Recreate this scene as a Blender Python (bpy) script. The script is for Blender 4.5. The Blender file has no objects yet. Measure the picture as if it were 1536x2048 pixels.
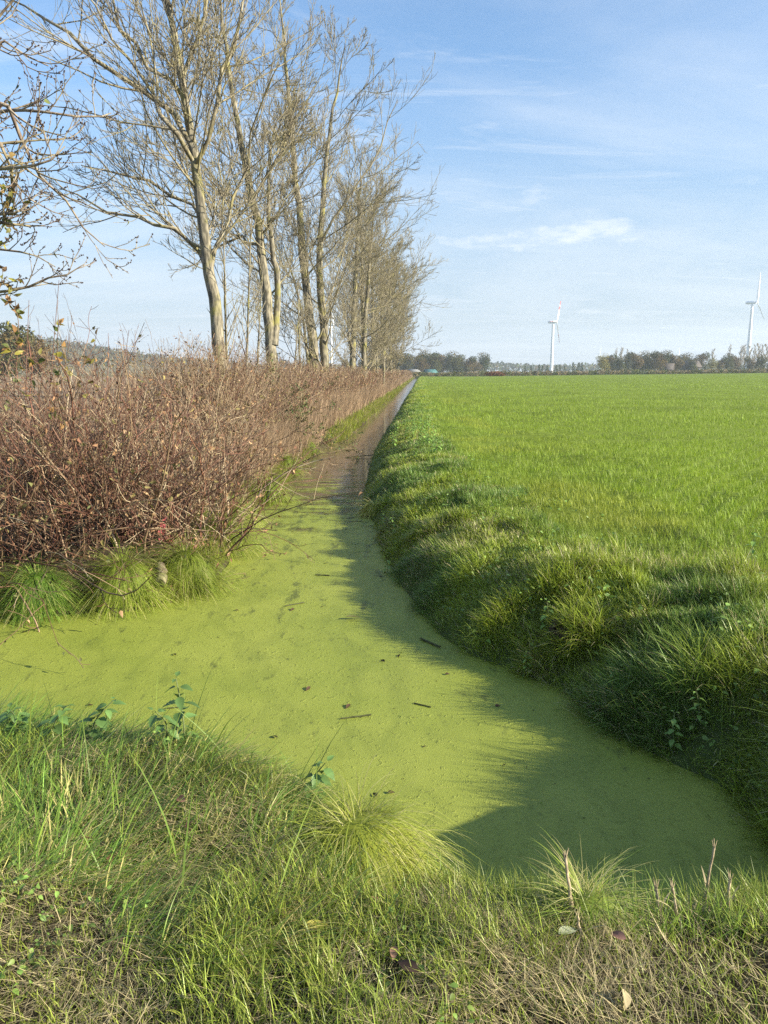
import bpy, math, random
import numpy as np
from math import radians, sin, cos, pi

RNG = np.random.default_rng(11)
SC = bpy.context.scene
COL = SC.collection

# ------------------------------------------------------------------ camera geometry
EYE = 1.65
F = 1536.0
TH = math.atan(282.0 / F)          # pitch below the horizon
CT, ST = cos(TH), sin(TH)
WZ = -0.55                         # water level
SUN_EL = radians(22.5)
SUN_DIR = np.array([0.95, -0.31, 0.0]); SUN_DIR /= np.linalg.norm(SUN_DIR)

def ray(px, py):
    a = (px - 768) / F; b = (1024 - py) / F
    return np.array([a, CT + b * ST, -ST + b * CT])
def P(px, py, z=WZ):               # sight line met with the level z
    d = ray(px, py); k = (z - EYE) / d[2]
    return np.array([d[0] * k, d[1] * k, z])
def Q(px, py, Y):                  # sight line met with the distance Y
    d = ray(px, py); k = Y / d[1]
    return np.array([d[0] * k, Y, EYE + d[2] * k])

AX = np.array([0.0492, 0.99879]); NX = np.array([0.99879, -0.0492])   # along / across the ditch
def ST2XY(s, t): return s * AX[0] + t * NX[0], s * AX[1] + t * NX[1]
def XY2ST(x, y): return x * AX[0] + y * AX[1], x * NX[0] + y * NX[1]

# ------------------------------------------------------------------ noise
def _hash(i, j, seed):
    n = (i.astype(np.int64) * 374761393 + j.astype(np.int64) * 668265263 + seed * 974711) & 0x7fffffff
    n = ((n ^ (n >> 13)) * 1274126177) & 0x7fffffff
    return ((n ^ (n >> 16)) & 0xffff) / 65535.0
def vnoise(x, y, seed=0):
    x = np.asarray(x, float); y = np.asarray(y, float)
    i = np.floor(x); j = np.floor(y); u = x - i; v = y - j
    u = u * u * (3 - 2 * u); v = v * v * (3 - 2 * v)
    a = _hash(i, j, seed); b = _hash(i + 1, j, seed); c = _hash(i, j + 1, seed); d = _hash(i + 1, j + 1, seed)
    return (a * (1 - u) + b * u) * (1 - v) + (c * (1 - u) + d * u) * v
def fbm(x, y, seed=0, o=3):
    s = 0; a = 0.5; k = 0
    for q in range(o):
        s = s + a * vnoise(np.asarray(x) * 2 ** q, np.asarray(y) * 2 ** q, seed + q); k += a; a *= .5
    return s / k
def sstep(a, b, x):
    u = np.clip((x - a) / (b - a), 0, 1); return u * u * (3 - 2 * u)

# ------------------------------------------------------------------ water outline
LEFTPX = [(-900, 1290), (-300, 1250), (0, 1233), (100, 1236), (180, 1228), (250, 1228), (330, 1208), (400, 1190), (440, 1158), (465, 1130),
          (480, 1090), (492, 1050), (530, 1012), (570, 970), (600, 930), (640, 897)]
RIGHTPX = [(765, 870), (745, 905), (733, 945), (724, 985), (722, 1020), (745, 1050), (757, 1100), (785, 1160), (838, 1230), (868, 1270),
           (930, 1312), (1020, 1345), (1100, 1375), (1160, 1425), (1240, 1483), (1330, 1530), (1420, 1570), (1480, 1625), (1530, 1690), (1580, 1765)]
NEARPX = [(1500, 1850), (1250, 1865), (1000, 1855), (860, 1815), (770, 1725), (690, 1645), (560, 1605), (400, 1575), (200, 1560), (0, 1550), (-300, 1550), (-900, 1550)]
poly = [P(*p)[:2] for p in LEFTPX]
for s in (26, 40, 60, 100, 150, 229): poly.append(np.array(ST2XY(s, -2.45 + .12 * sin(s))))
for s in (229, 150, 100, 60, 40): poly.append(np.array(ST2XY(s, -1.36 + .06 * sin(s * .7))))
poly += [P(*p)[:2] for p in RIGHTPX] + [P(*p)[:2] for p in NEARPX]
WPOLY = np.array(poly)
NEARW = np.array([P(*p)[:2] for p in NEARPX])[::-1]

def sdist(x, y):
    """signed distance to the water outline, negative over the water"""
    x = np.asarray(x, float); y = np.asarray(y, float)
    best = np.full(x.shape, 1e9); ins = np.zeros(x.shape, bool)
    n = len(WPOLY)
    for k in range(n):
        ax, ay = WPOLY[k]; bx, by = WPOLY[(k + 1) % n]
        ex, ey = bx - ax, by - ay
        u = np.clip(((x - ax) * ex + (y - ay) * ey) / (ex * ex + ey * ey + 1e-12), 0, 1)
        dx = x - ax - u * ex; dy = y - ay - u * ey
        best = np.minimum(best, dx * dx + dy * dy)
        if abs(ey) > 1e-12:
            c = ((ay > y) != (by > y)) & (x < ex * (y - ay) / ey + ax)
            ins ^= c
    d = np.sqrt(best)
    return np.where(ins, -d, d)

def centre_x(y):
    return np.interp(y, [3.0, 4.5, 6, 9, 13, 25, 260], [0.6, 0.2, -0.3, -0.95, -1.25, -0.65, 10.9])
def near_y(x): return np.interp(x, NEARW[:, 0], NEARW[:, 1])

def zone(x, y):
    """0 near bank, 1 field side, 2 hedge side"""
    nr = y < near_y(x) + .25
    return np.where(nr, 0, np.where(x > centre_x(y), 1, 2))

def height(x, y, d=None):
    x = np.asarray(x, float); y = np.asarray(y, float)
    if d is None: d = sdist(x, y)
    zn = zone(x, y)
    s, t = XY2ST(x, y)
    lum = (fbm(x * 1.3, y * 1.3, 5) - .5) * .16 + (fbm(x * 4, y * 4, 9) - .5) * .06
    B = 0.012 * np.maximum(0, x - 25) * sstep(20, 160, y) * (1 - sstep(300, 700, y))
    B = B + np.where(zn == 2, -0.12, 0.03) * (1 - sstep(40, 120, np.abs(d))) + lum * (1 - .7 * sstep(2, 10, np.abs(d)))
    B = B + .40 * sstep(1.75, 2.6, x) * sstep(1.6, 2.2, y) * (1 - sstep(2.5, 3.7, y)) * (1 - sstep(3.5, 6, x))
    w = np.where(zn == 0, 0.8, np.where(zn == 1, 1.75, 1.3)) * (0.85 + .3 * fbm(x * .8, y * .8, 3))
    u = np.clip(d / w, 0, 1)
    p = 1 - (1 - u) ** np.where(zn == 1, 2.7, 2.0)
    h = -0.6 + (B + 0.6) * p
    h = np.where(d < 0, -0.6 - 0.5 * np.clip(-d / .5, 0, 1), h)
    hill = 34 * np.exp(-((x + 440) / 175) ** 2 - ((y - 860) / 230) ** 2)
    return h + hill

# ------------------------------------------------------------------ mesh building
def tag(o, label=None, cat=None, group=None, kind=None):
    if label: o['label'] = label
    if cat: o['category'] = cat
    if group: o['group'] = group
    if kind: o['kind'] = kind
    return o
def empty(name, loc=(0, 0, 0), rz=0, parent=None):
    o = bpy.data.objects.new(name, None); COL.objects.link(o)
    o.location = loc; o.rotation_euler = (0, 0, rz); o.empty_display_size = .2
    if parent: o.parent = parent
    return o
def mk(name, V, quads=None, tris=None, mat=None, parent=None, col=None, smooth=False, midx=None):
    me = bpy.data.meshes.new(name)
    V = np.asarray(V, np.float32).reshape(-1, 3)
    loops = []; starts = []; tot = 0
    fl = []
    for f in (quads, tris):
        if f is None or len(f) == 0: continue
        f = np.asarray(f, np.int32); k = f.shape[1]
        starts.append(np.arange(len(f), dtype=np.int32) * k + tot); tot += f.size
        loops.append(f.ravel())
    loops = np.concatenate(loops); starts = np.concatenate(starts)
    me.vertices.add(len(V)); me.vertices.foreach_set('co', V.ravel())
    me.loops.add(len(loops)); me.loops.foreach_set('vertex_index', loops)
    me.polygons.add(len(starts)); me.polygons.foreach_set('loop_start', starts)
    if smooth: me.polygons.foreach_set('use_smooth', np.ones(len(starts), bool))
    if isinstance(mat, (list, tuple)):
        for m in mat: me.materials.append(m)
        if midx is not None: me.polygons.foreach_set('material_index', np.asarray(midx, np.int32))
    elif mat: me.materials.append(mat)
    me.update(calc_edges=True)
    if col is not None:
        a = me.attributes.new('col', 'FLOAT_COLOR', 'POINT')
        c = np.ones((len(V), 4), np.float32); c[:, :3] = col
        a.data.foreach_set('color', c.ravel())
    o = bpy.data.objects.new(name, me); COL.objects.link(o)
    if parent: o.parent = parent
    return o
class MB:
    def __init__(s): s.V = []; s.Q = []; s.T = []; s.C = []; s.n = 0
    def add(s, V, quads=None, tris=None, col=None):
        V = np.asarray(V, float).reshape(-1, 3)
        if quads is not None and len(quads): s.Q.append(np.asarray(quads) + s.n)
        if tris is not None and len(tris): s.T.append(np.asarray(tris) + s.n)
        c = np.empty((len(V), 3)); c[:] = (.5, .5, .5) if col is None else col
        s.C.append(c); s.V.append(V); s.n += len(V)
        return s
    def build(s, name, mat, parent=None, smooth=False):
        return mk(name, np.concatenate(s.V), np.concatenate(s.Q) if s.Q else None, np.concatenate(s.T) if s.T else None, mat, parent,
                  np.concatenate(s.C), smooth)

def nrm(v): return v / np.maximum(np.linalg.norm(v, axis=-1, keepdims=True), 1e-9)

def tubes(PP, RR, sides=4):
    """PP (K,n,3) polylines, RR (K,n) radii -> V, quads"""
    K, n, _ = PP.shape
    T = nrm(np.gradient(PP, axis=1))
    ref = np.where(np.abs(T[:, :1, 2:3]) > .9, np.array([1., 0, 0]), np.array([0, 0, 1.]))
    ref = np.broadcast_to(ref, T.shape)
    A = nrm(np.cross(T, ref)); B = np.cross(T, A)
    ang = np.arange(sides) / sides * 2 * pi
    V = PP[:, :, None] + RR[:, :, None, None] * (A[:, :, None] * np.cos(ang)[:, None] + B[:, :, None] * np.sin(ang)[:, None])
    idx = np.arange(K * n * sides).reshape(K, n, sides)
    a = idx[:, :-1]; b = idx[:, 1:]
    q = np.stack([a, np.roll(a, -1, 2), np.roll(b, -1, 2), b], -1).reshape(-1, 4)
    return V.reshape(-1, 3), q

def blades(pos, h, w, az, lean, bend, col, segs=3, rng=RNG):
    N = len(pos)
    bc = lambda a: np.broadcast_to(np.asarray(a, float), (N,))
    h, w, az, lean, bend = map(bc, (h, w, az, lean, bend))
    dirx, diry = np.cos(az), np.sin(az)
    wa = az + pi / 2 + rng.normal(0, .5, N)
    wx, wy = np.cos(wa), np.sin(wa)
    p = pos.astype(float).copy()
    rows = []
    for k in range(segs + 1):
        u = k / segs
        if k:
            phi = np.minimum(lean + bend * (u - .5 / segs), 2.3)
            st = h / segs
            p = p + np.stack([np.sin(phi) * dirx * st, np.sin(phi) * diry * st, np.cos(phi) * st], 1)
        ww = w * (1 - u) ** .6 * .5 * (0.75 + .5 * min(u * 3, 1) * .5)
        if k < segs:
            rows.append(p + np.stack([wx * ww, wy * ww, 0 * ww], 1)); rows.append(p - np.stack([wx * ww, wy * ww, 0 * ww], 1))
        else: rows.append(p)
    V = np.stack(rows, 1); m = 2 * segs + 1
    base = np.arange(N)[:, None] * m
    q = np.concatenate([base + np.array([2 * k, 2 * k + 1, 2 * k + 3, 2 * k + 2]) for k in range(segs - 1)]) if segs > 1 else None
    t = base + np.array([2 * segs - 2, 2 * segs - 1, 2 * segs])
    c = np.repeat(np.broadcast_to(col, (N, 3))[:, None], m, 1).reshape(-1, 3)
    return V.reshape(-1, 3), q, t, c

def leaves(pos, d, nr, L, W, col, fold=.25, curl=.3, pts=5, serr=0.0):
    """pointed oval leaves with a mid rib: pos (N,3), d direction, nr rough normal"""
    N = len(pos); d = nrm(d); sd = nrm(np.cross(d, nr)); nn = np.cross(sd, d)
    L = np.broadcast_to(np.asarray(L, float), (N,)); W = np.broadcast_to(np.asarray(W, float), (N,))
    mid = []; lf = []; rt = []
    for k in range(pts + 1):
        u = k / pts
        wv = (sin(pi * min(u, .999) ** .75)) * .5
        if serr and 0 < k < pts: wv *= (1 + serr * (1 if k % 2 else -1))
        c = pos + d * (L * u)[:, None] - nn * (L * curl * u * u)[:, None]
        mid.append(c)
        e = sd * (W * wv)[:, None]; up = nn * (W * wv * fold)[:, None]
        lf.append(c + e + up); rt.append(c - e + up)
    V = np.stack(mid + lf[1:-1] + rt[1:-1], 1); m = V.shape[1]
    M = list(range(pts + 1)); l = [0] + list(range(pts + 1, 2 * pts)) + [pts]; r = [0] + list(range(2 * pts, 3 * pts - 1)) + [pts]
    q = []; t = []
    for k in range(pts):
        if k == 0: t += [[M[0], M[1], l[1]], [M[0], r[1], M[1]]]
        elif k == pts - 1: t += [[M[k], M[k + 1], l[k]], [M[k], r[k], M[k + 1]]]
        else: q += [[M[k], M[k + 1], l[k + 1], l[k]], [M[k], r[k], r[k + 1], M[k + 1]]]
    base = (np.arange(N) * m)[:, None, None]
    c = np.repeat(np.broadcast_to(col, (N, 3))[:, None], m, 1).reshape(-1, 3)
    return V.reshape(-1, 3), (base + np.array(q)).reshape(-1, 4), (base + np.array(t)).reshape(-1, 3), c

def smoothpath(pts, n):
    p = np.asarray(pts, float)
    for _ in range(2):
        a = p[:-1] * .75 + p[1:] * .25; b = p[:-1] * .25 + p[1:] * .75
        p = np.concatenate([p[:1], np.stack([a, b], 1).reshape(-1, p.shape[1]), p[-1:]])
    L = np.concatenate([[0], np.cumsum(np.linalg.norm(np.diff(p, axis=0), axis=1))])
    u = np.linspace(0, L[-1], n)
    return np.stack([np.interp(u, L, p[:, k]) for k in range(p.shape[1])], 1)

def grow(PP, RR, per, tr, ang, L, n2, up, wig, rf, rmin, rng, asd=.2, tdec=.55, bias=None):
    """children of a batch of branches"""
    K, n, _ = PP.shape
    idx = np.repeat(np.arange(K), per)
    M = len(idx)
    t = tr[0] + (tr[1] - tr[0]) * ((np.tile(np.arange(per), K) + rng.uniform(0, 1, M)) / per)
    f = np.minimum(t * (n - 1), n - 1.001); i = f.astype(int); fr = (f - i)[:, None]
    pos = PP[idx, i] * (1 - fr) + PP[idx, i + 1] * fr
    tan = nrm(PP[idx, i + 1] - PP[idx, i])
    r = RR[idx, i] * (1 - fr[:, 0]) + RR[idx, i + 1] * fr[:, 0]
    pl = np.linalg.norm(np.diff(PP, axis=1), axis=2).sum(1)[idx]
    rv = rng.normal(0, 1, (M, 3))
    if bias is not None: rv = rv + np.asarray(bias)
    perp = nrm(rv - (rv * tan).sum(1, keepdims=True) * tan)
    a = (ang + rng.normal(0, asd, M))[:, None]
    d = tan * np.cos(a) + perp * np.sin(a)
    ln = (L(t) if callable(L) else pl * L * (1 - tdec * t)) * rng.uniform(.65, 1.25, M)
    out = [pos]; p = pos
    for k in range(n2 - 1):
        d = nrm(d + np.array([0, 0, up / (n2 - 1)]) + rng.normal(0, wig, (M, 3)))
        p = p + d * (ln / (n2 - 1))[:, None]; out.append(p)
    C = np.stack(out, 1)
    r0 = np.maximum(r * rf, rmin * 1.3)[:, None]
    R = r0 + (rmin - r0) * np.linspace(0, 1, n2)[None] ** .8
    return C, R

# ------------------------------------------------------------------ materials
def newmat(name):
    m = bpy.data.materials.new(name); m.use_nodes = True
    nt = m.node_tree; nt.nodes.clear()
    return m, nt, nt.nodes, nt.links
def N_(nodes, t, **kw):
    n = nodes.new(t)
    for k, v in kw.items():
        if k in n.inputs: n.inputs[k].default_value = v
        else: setattr(n, k, v)
    return n
def leafmat(name, transl=.35, rough=.5, spec=.35, var=.25, scale=3.0, use_attr=True, base=(.1, .2, .03)):
    m, nt, ns, ln = newmat(name)
    out = N_(ns, 'ShaderNodeOutputMaterial')
    at = N_(ns, 'ShaderNodeAttribute', attribute_name='col')
    tc = N_(ns, 'ShaderNodeNewGeometry')
    nz = N_(ns, 'ShaderNodeTexNoise', Scale=scale, Detail=3.0)
    ln.new(tc.outputs['Position'], nz.inputs['Vector'])
    hs = N_(ns, 'ShaderNodeHueSaturation')
    mp = N_(ns, 'ShaderNodeMapRange'); mp.inputs[1].default_value = .3; mp.inputs[2].default_value = .7
    mp.inputs[3].default_value = 1 - var; mp.inputs[4].default_value = 1 + var
    ln.new(nz.outputs['Fac'], mp.inputs[0]); ln.new(mp.outputs[0], hs.inputs['Value'])
    ln.new(at.outputs['Color'], hs.inputs['Color'])
    bs = N_(ns, 'ShaderNodeBsdfPrincipled', Roughness=rough); bs.inputs['Specular IOR Level'].default_value = spec
    ln.new(hs.outputs[0], bs.inputs['Base Color'])
    if transl > 0:
        tr = N_(ns, 'ShaderNodeBsdfTranslucent'); ln.new(hs.outputs[0], tr.inputs['Color'])
        mx = N_(ns, 'ShaderNodeMixShader', Fac=transl)
        ln.new(bs.outputs[0], mx.inputs[1]); ln.new(tr.outputs[0], mx.inputs[2]); ln.new(mx.outputs[0], out.inputs[0])
    else: ln.new(bs.outputs[0], out.inputs[0])
    return m
def solid(name, c, rough=.6, spec=.4, nscale=8, amt=.15, bump=0.0):
    m, nt, ns, ln = newmat(name)
    out = N_(ns, 'ShaderNodeOutputMaterial'); bs = N_(ns, 'ShaderNodeBsdfPrincipled', Roughness=rough)
    bs.inputs['Specular IOR Level'].default_value = spec
    tc = N_(ns, 'ShaderNodeTexCoord'); nz = N_(ns, 'ShaderNodeTexNoise', Scale=nscale, Detail=5.0)
    ln.new(tc.outputs['Object'], nz.inputs['Vector'])
    cr = N_(ns, 'ShaderNodeValToRGB')
    cr.color_ramp.elements[0].position = .3; cr.color_ramp.elements[1].position = .7
    cr.color_ramp.elements[0].color = [v * (1 - amt) for v in c] + [1]; cr.color_ramp.elements[1].color = [min(1, v * (1 + amt)) for v in c] + [1]
    ln.new(nz.outputs['Fac'], cr.inputs[0]); ln.new(cr.outputs[0], bs.inputs['Base Color'])
    if bump:
        b = N_(ns, 'ShaderNodeBump', Strength=bump, Distance=.02); ln.new(nz.outputs['Fac'], b.inputs['Height']); ln.new(b.outputs[0], bs.inputs['Normal'])
    ln.new(bs.outputs[0], out.inputs[0])
    return m
def barkmat(name, c1, c2, lichen, lam):
    m, nt, ns, ln = newmat(name)
    out = N_(ns, 'ShaderNodeOutputMaterial'); bs = N_(ns, 'ShaderNodeBsdfPrincipled', Roughness=.85)
    bs.inputs['Specular IOR Level'].default_value = .2
    tc = N_(ns, 'ShaderNodeTexCoord')
    mpn = N_(ns, 'ShaderNodeMapping'); mpn.inputs['Scale'].default_value = (9, 9, 2.2)
    ln.new(tc.outputs['Object'], mpn.inputs['Vector'])
    nz = N_(ns, 'ShaderNodeTexNoise', Scale=2.0, Detail=6.0); ln.new(mpn.outputs[0], nz.inputs['Vector'])
    cr = N_(ns, 'ShaderNodeValToRGB'); cr.color_ramp.elements[0].position = .4; cr.color_ramp.elements[1].position = .62
    cr.color_ramp.elements[0].color = (*c1, 1); cr.color_ramp.elements[1].color = (*c2, 1)
    ln.new(nz.outputs['Fac'], cr.inputs[0])
    n2 = N_(ns, 'ShaderNodeTexNoise', Scale=2.6, Detail=5.0); ln.new(tc.outputs['Object'], n2.inputs['Vector'])
    r2 = N_(ns, 'ShaderNodeMapRange'); r2.inputs[1].default_value = .5; r2.inputs[2].default_value = .66; r2.inputs[4].default_value = lam
    ln.new(n2.outputs['Fac'], r2.inputs[0])
    mx = N_(ns, 'ShaderNodeMix', data_type='RGBA'); ln.new(r2.outputs[0], mx.inputs[0]); ln.new(cr.outputs[0], mx.inputs[6]); mx.inputs[7].default_value = (*lichen, 1)
    ln.new(mx.outputs[2], bs.inputs['Base Color'])
    b = N_(ns, 'ShaderNodeBump', Strength=.6, Distance=.02); ln.new(nz.outputs['Fac'], b.inputs['Height']); ln.new(b.outputs[0], bs.inputs['Normal'])
    ln.new(bs.outputs[0], out.inputs[0])
    return m

M = {}
M['crop'] = leafmat('wheat_leaf', .35, .5, .25, .16, .35)
M['grass'] = leafmat('grass_leaf', .35, .42, .4, .22, 1.6)
M['straw'] = leafmat('dry_straw', .25, .6, .2, .25, 2.5)
M['nettle'] = leafmat('nettle_leaf', .25, .5, .4, .15, 30)
M['dead_leaf'] = leafmat('dead_leaf', .2, .65, .2, .3, 20)
M['stem'] = leafmat('shrub_stem', 0, .6, .3, .3, 6)
M['foliage'] = leafmat('tree_foliage', .2, .7, .1, .25, .3)
M['leaf'] = leafmat('autumn_leaf', .35, .5, .35, .2, 25)
M['bark'] = barkmat('ash_bark', (.10, .09, .065), (.30, .265, .19), (.27, .25, .07), .75)
M['twig'] = barkmat('twig_bark', (.16, .135, .09), (.33, .29, .20), (.28, .25, .09), .55)
M['dark_twig'] = barkmat('budded_twig_bark', (.16, .12, .09), (.34, .28, .20), (.34, .31, .12), .4)
M['bud'] = solid('dark_bud', (.05, .03, .025), .7, .2)
M['far_twig'] = solid('far_twig', (.30, .26, .20), .8, .1)
M['white_paint'] = solid('turbine_paint', (.8, .81, .82), .35, .5, .5, .03)
M['red_paint'] = solid('red_blade_band', (.55, .07, .06), .4, .4, .5, .05)
M['wood'] = barkmat('rotten_log', (.09, .07, .045), (.22, .18, .12), (.25, .26, .10), .4)
M['dry_stalk'] = solid('bleached_stalk', (.38, .30, .19), .7, .2, 60, .5)
M['teal'] = solid('teal_sheet', (.06, .15, .14), .5, .4, .3, .1)
M['pale_roof'] = solid('pale_roof_sheet', (.2, .2, .19), .6, .3, .3, .1)
M['tile_roof'] = solid('brown_roof_tile', (.09, .075, .065), .7, .3, 1.5, .2)
M['brick_wall'] = solid('dull_brick', (.06, .05, .045), .8, .2, 1.5, .2)
M['window'] = solid('window_pane', (.06, .07, .08), .15, .5, 1, .1)
M['sodden'] = solid('sodden_wood', (.06, .065, .022), .7, .3, 60, .3)

def groundmat():
    m, nt, ns, ln = newmat('earth_and_turf')
    out = N_(ns, 'ShaderNodeOutputMaterial'); bs = N_(ns, 'ShaderNodeBsdfPrincipled', Roughness=.95); bs.inputs['Specular IOR Level'].default_value = .1
    at = N_(ns, 'ShaderNodeAttribute', attribute_name='col'); g = N_(ns, 'ShaderNodeNewGeometry')
    nz = N_(ns, 'ShaderNodeTexNoise', Scale=9.0, Detail=7.0, Roughness=.65); ln.new(g.outputs['Position'], nz.inputs['Vector'])
    nb = N_(ns, 'ShaderNodeTexNoise', Scale=.25, Detail=5.0); ln.new(g.outputs['Position'], nb.inputs['Vector'])
    ad = N_(ns, 'ShaderNodeMath', operation='ADD'); ln.new(nz.outputs['Fac'], ad.inputs[0]); ln.new(nb.outputs['Fac'], ad.inputs[1])
    mp = N_(ns, 'ShaderNodeMapRange'); mp.inputs[1].default_value = .7; mp.inputs[2].default_value = 1.3; mp.inputs[3].default_value = .65; mp.inputs[4].default_value = 1.35
    ln.new(ad.outputs[0], mp.inputs[0])
    hs = N_(ns, 'ShaderNodeHueSaturation'); ln.new(mp.outputs[0], hs.inputs['Value']); ln.new(at.outputs['Color'], hs.inputs['Color'])
    ln.new(hs.outputs[0], bs.inputs['Base Color'])
    b = N_(ns, 'ShaderNodeBump', Strength=.7, Distance=.04); ln.new(nz.outputs['Fac'], b.inputs['Height']); ln.new(b.outputs[0], bs.inputs['Normal'])
    ln.new(bs.outputs[0], out.inputs[0]); return m
M['ground'] = groundmat()

def watermat():
    m, nt, ns, ln = newmat('murky_water')
    out = N_(ns, 'ShaderNodeOutputMaterial'); bs = N_(ns, 'ShaderNodeBsdfPrincipled', Roughness=.12); bs.inputs['Specular IOR Level'].default_value = .36; bs.inputs['IOR'].default_value = 1.33
    bs.inputs['Base Color'].default_value = (.125, .092, .058, 1)
    g = N_(ns, 'ShaderNodeNewGeometry')
    nz = N_(ns, 'ShaderNodeTexNoise', Scale=2.5, Detail=2.0); ln.new(g.outputs['Position'], nz.inputs['Vector'])
    b = N_(ns, 'ShaderNodeBump', Strength=.05, Distance=.02); ln.new(nz.outputs['Fac'], b.inputs['Height']); ln.new(b.outputs[0], bs.inputs['Normal'])
    ln.new(bs.outputs[0], out.inputs[0]); return m
M['water'] = watermat()

def weedmat():
    m, nt, ns, ln = newmat('duckweed_film')
    out = N_(ns, 'ShaderNodeOutputMaterial'); bs = N_(ns, 'ShaderNodeBsdfPrincipled', Roughness=.5); bs.inputs['Specular IOR Level'].default_value = .3
    g = N_(ns, 'ShaderNodeNewGeometry')
    def noise(sc, det=4.0, ro=.6, st=None):
        n = N_(ns, 'ShaderNodeTexNoise', Scale=sc, Detail=det, Roughness=ro)
        if st:
            mp = N_(ns, 'ShaderNodeMapping'); mp.inputs['Scale'].default_value = st; mp.inputs['Rotation'].default_value = (0, 0, .35)
            ln.new(g.outputs['Position'], mp.inputs['Vector']); ln.new(mp.outputs[0], n.inputs['Vector'])
        else: ln.new(g.outputs['Position'], n.inputs['Vector'])
        return n
    def rng_(src, a, b, c, d):
        r = N_(ns, 'ShaderNodeMapRange')
        for k, v in zip((1, 2, 3, 4), (a, b, c, d)): r.inputs[k].default_value = v
        ln.new(src, r.inputs[0]); return r.outputs[0]
    def mix(f, a, b):
        x = N_(ns, 'ShaderNodeMix', data_type='RGBA')
        if hasattr(f, 'is_linked') or not isinstance(f, float): ln.new(f, x.inputs[0])
        for s, v in ((6, a), (7, b)):
            if isinstance(v, tuple): x.inputs[s].default_value = (*v, 1)
            else: ln.new(v, x.inputs[s])
        return x.outputs[2]
    big = noise(.9, 4, .6); mid = noise(5, 5, .65, (1, .45, 1)); fine = noise(230, 3, .7); grain = N_(ns, 'ShaderNodeTexVoronoi', Scale=210.0)
    ln.new(g.outputs['Position'], grain.inputs['Vector'])
    c = mix(rng_(big.outputs['Fac'], .35, .65, 0, 1), (.225, .272, .035), (.295, .33, .053))
    c = mix(rng_(mid.outputs['Fac'], .55, .75, 0, .5), c, (.11, .15, .022))
    c = mix(rng_(fine.outputs['Fac'], .35, .7, 0, .5), c, (.29, .32, .06))
    streak = noise(3.2, 6, .7, (2.2, .8, 1))
    sy = N_(ns, 'ShaderNodeSeparateXYZ'); ln.new(g.outputs['Position'], sy.inputs[0])
    yk = rng_(sy.outputs['Y'], 4.0, 12.0, 0.0, .13)
    ss = N_(ns, 'ShaderNodeMath', operation='ADD'); ln.new(streak.outputs['Fac'], ss.inputs[0]); ln.new(yk, ss.inputs[1])
    c = mix(rng_(ss.outputs[0], .62, .73, 0, .7), c, (.055, .07, .02))
    drift = noise(1.3, 3, .55, (1.0, .5, 1)); dw = N_(ns, 'ShaderNodeMath', operation='PINGPONG'); ln.new(drift.outputs['Fac'], dw.inputs[0]); dw.inputs[1].default_value = .11
    c = mix(rng_(dw.outputs[0], .0, .06, .22, 0), c, (.10, .135, .02))
    spk = noise(42, 5, .7); c = mix(rng_(spk.outputs['Fac'], .64, .74, 0, .55), c, (.08, .11, .02))
    ln.new(c, bs.inputs['Base Color'])
    h = N_(ns, 'ShaderNodeMath', operation='MULTIPLY_ADD'); ln.new(grain.outputs['Distance'], h.inputs[0]); h.inputs[1].default_value = .5; ln.new(fine.outputs['Fac'], h.inputs[2])
    b = N_(ns, 'ShaderNodeBump', Strength=.7, Distance=.005); ln.new(h.outputs[0], b.inputs['Height'])
    lump = noise(26, 4, .6); lr = rng_(lump.outputs['Fac'], .58, .75, 0, 1)
    b2 = N_(ns, 'ShaderNodeBump', Strength=.5, Distance=.02); ln.new(lr, b2.inputs['Height']); ln.new(b.outputs[0], b2.inputs['Normal'])
    ln.new(b2.outputs[0], bs.inputs['Normal'])
    # cover thins out along the ditch
    sep = N_(ns, 'ShaderNodeSeparateXYZ'); ln.new(g.outputs['Position'], sep.inputs[0])
    cov = N_(ns, 'ShaderNodeMapRange'); ln.new(sep.outputs['Y'], cov.inputs[0])
    for k, v in zip((1, 2, 3, 4), (7.4, 17.0, 1.12, .10)): cov.inputs[k].default_value = v
    rag = noise(2.4, 9, .76, (.5, 1.6, 1)); r2 = rng_(rag.outputs['Fac'], .3, .7, 0, 1)
    ths = N_(ns, 'ShaderNodeMath', operation='SUBTRACT'); ln.new(cov.outputs[0], ths.inputs[0]); ln.new(r2, ths.inputs[1])
    al = rng_(ths.outputs[0], -.22, .20, 0, 1)
    tr = N_(ns, 'ShaderNodeBsdfTransparent'); mx = N_(ns, 'ShaderNodeMixShader'); ln.new(al, mx.inputs[0])
    ln.new(tr.outputs[0], mx.inputs[1]); ln.new(bs.outputs[0], mx.inputs[2]); ln.new(mx.outputs[0], out.inputs[0])
    return m
M['weed'] = weedmat()

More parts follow.
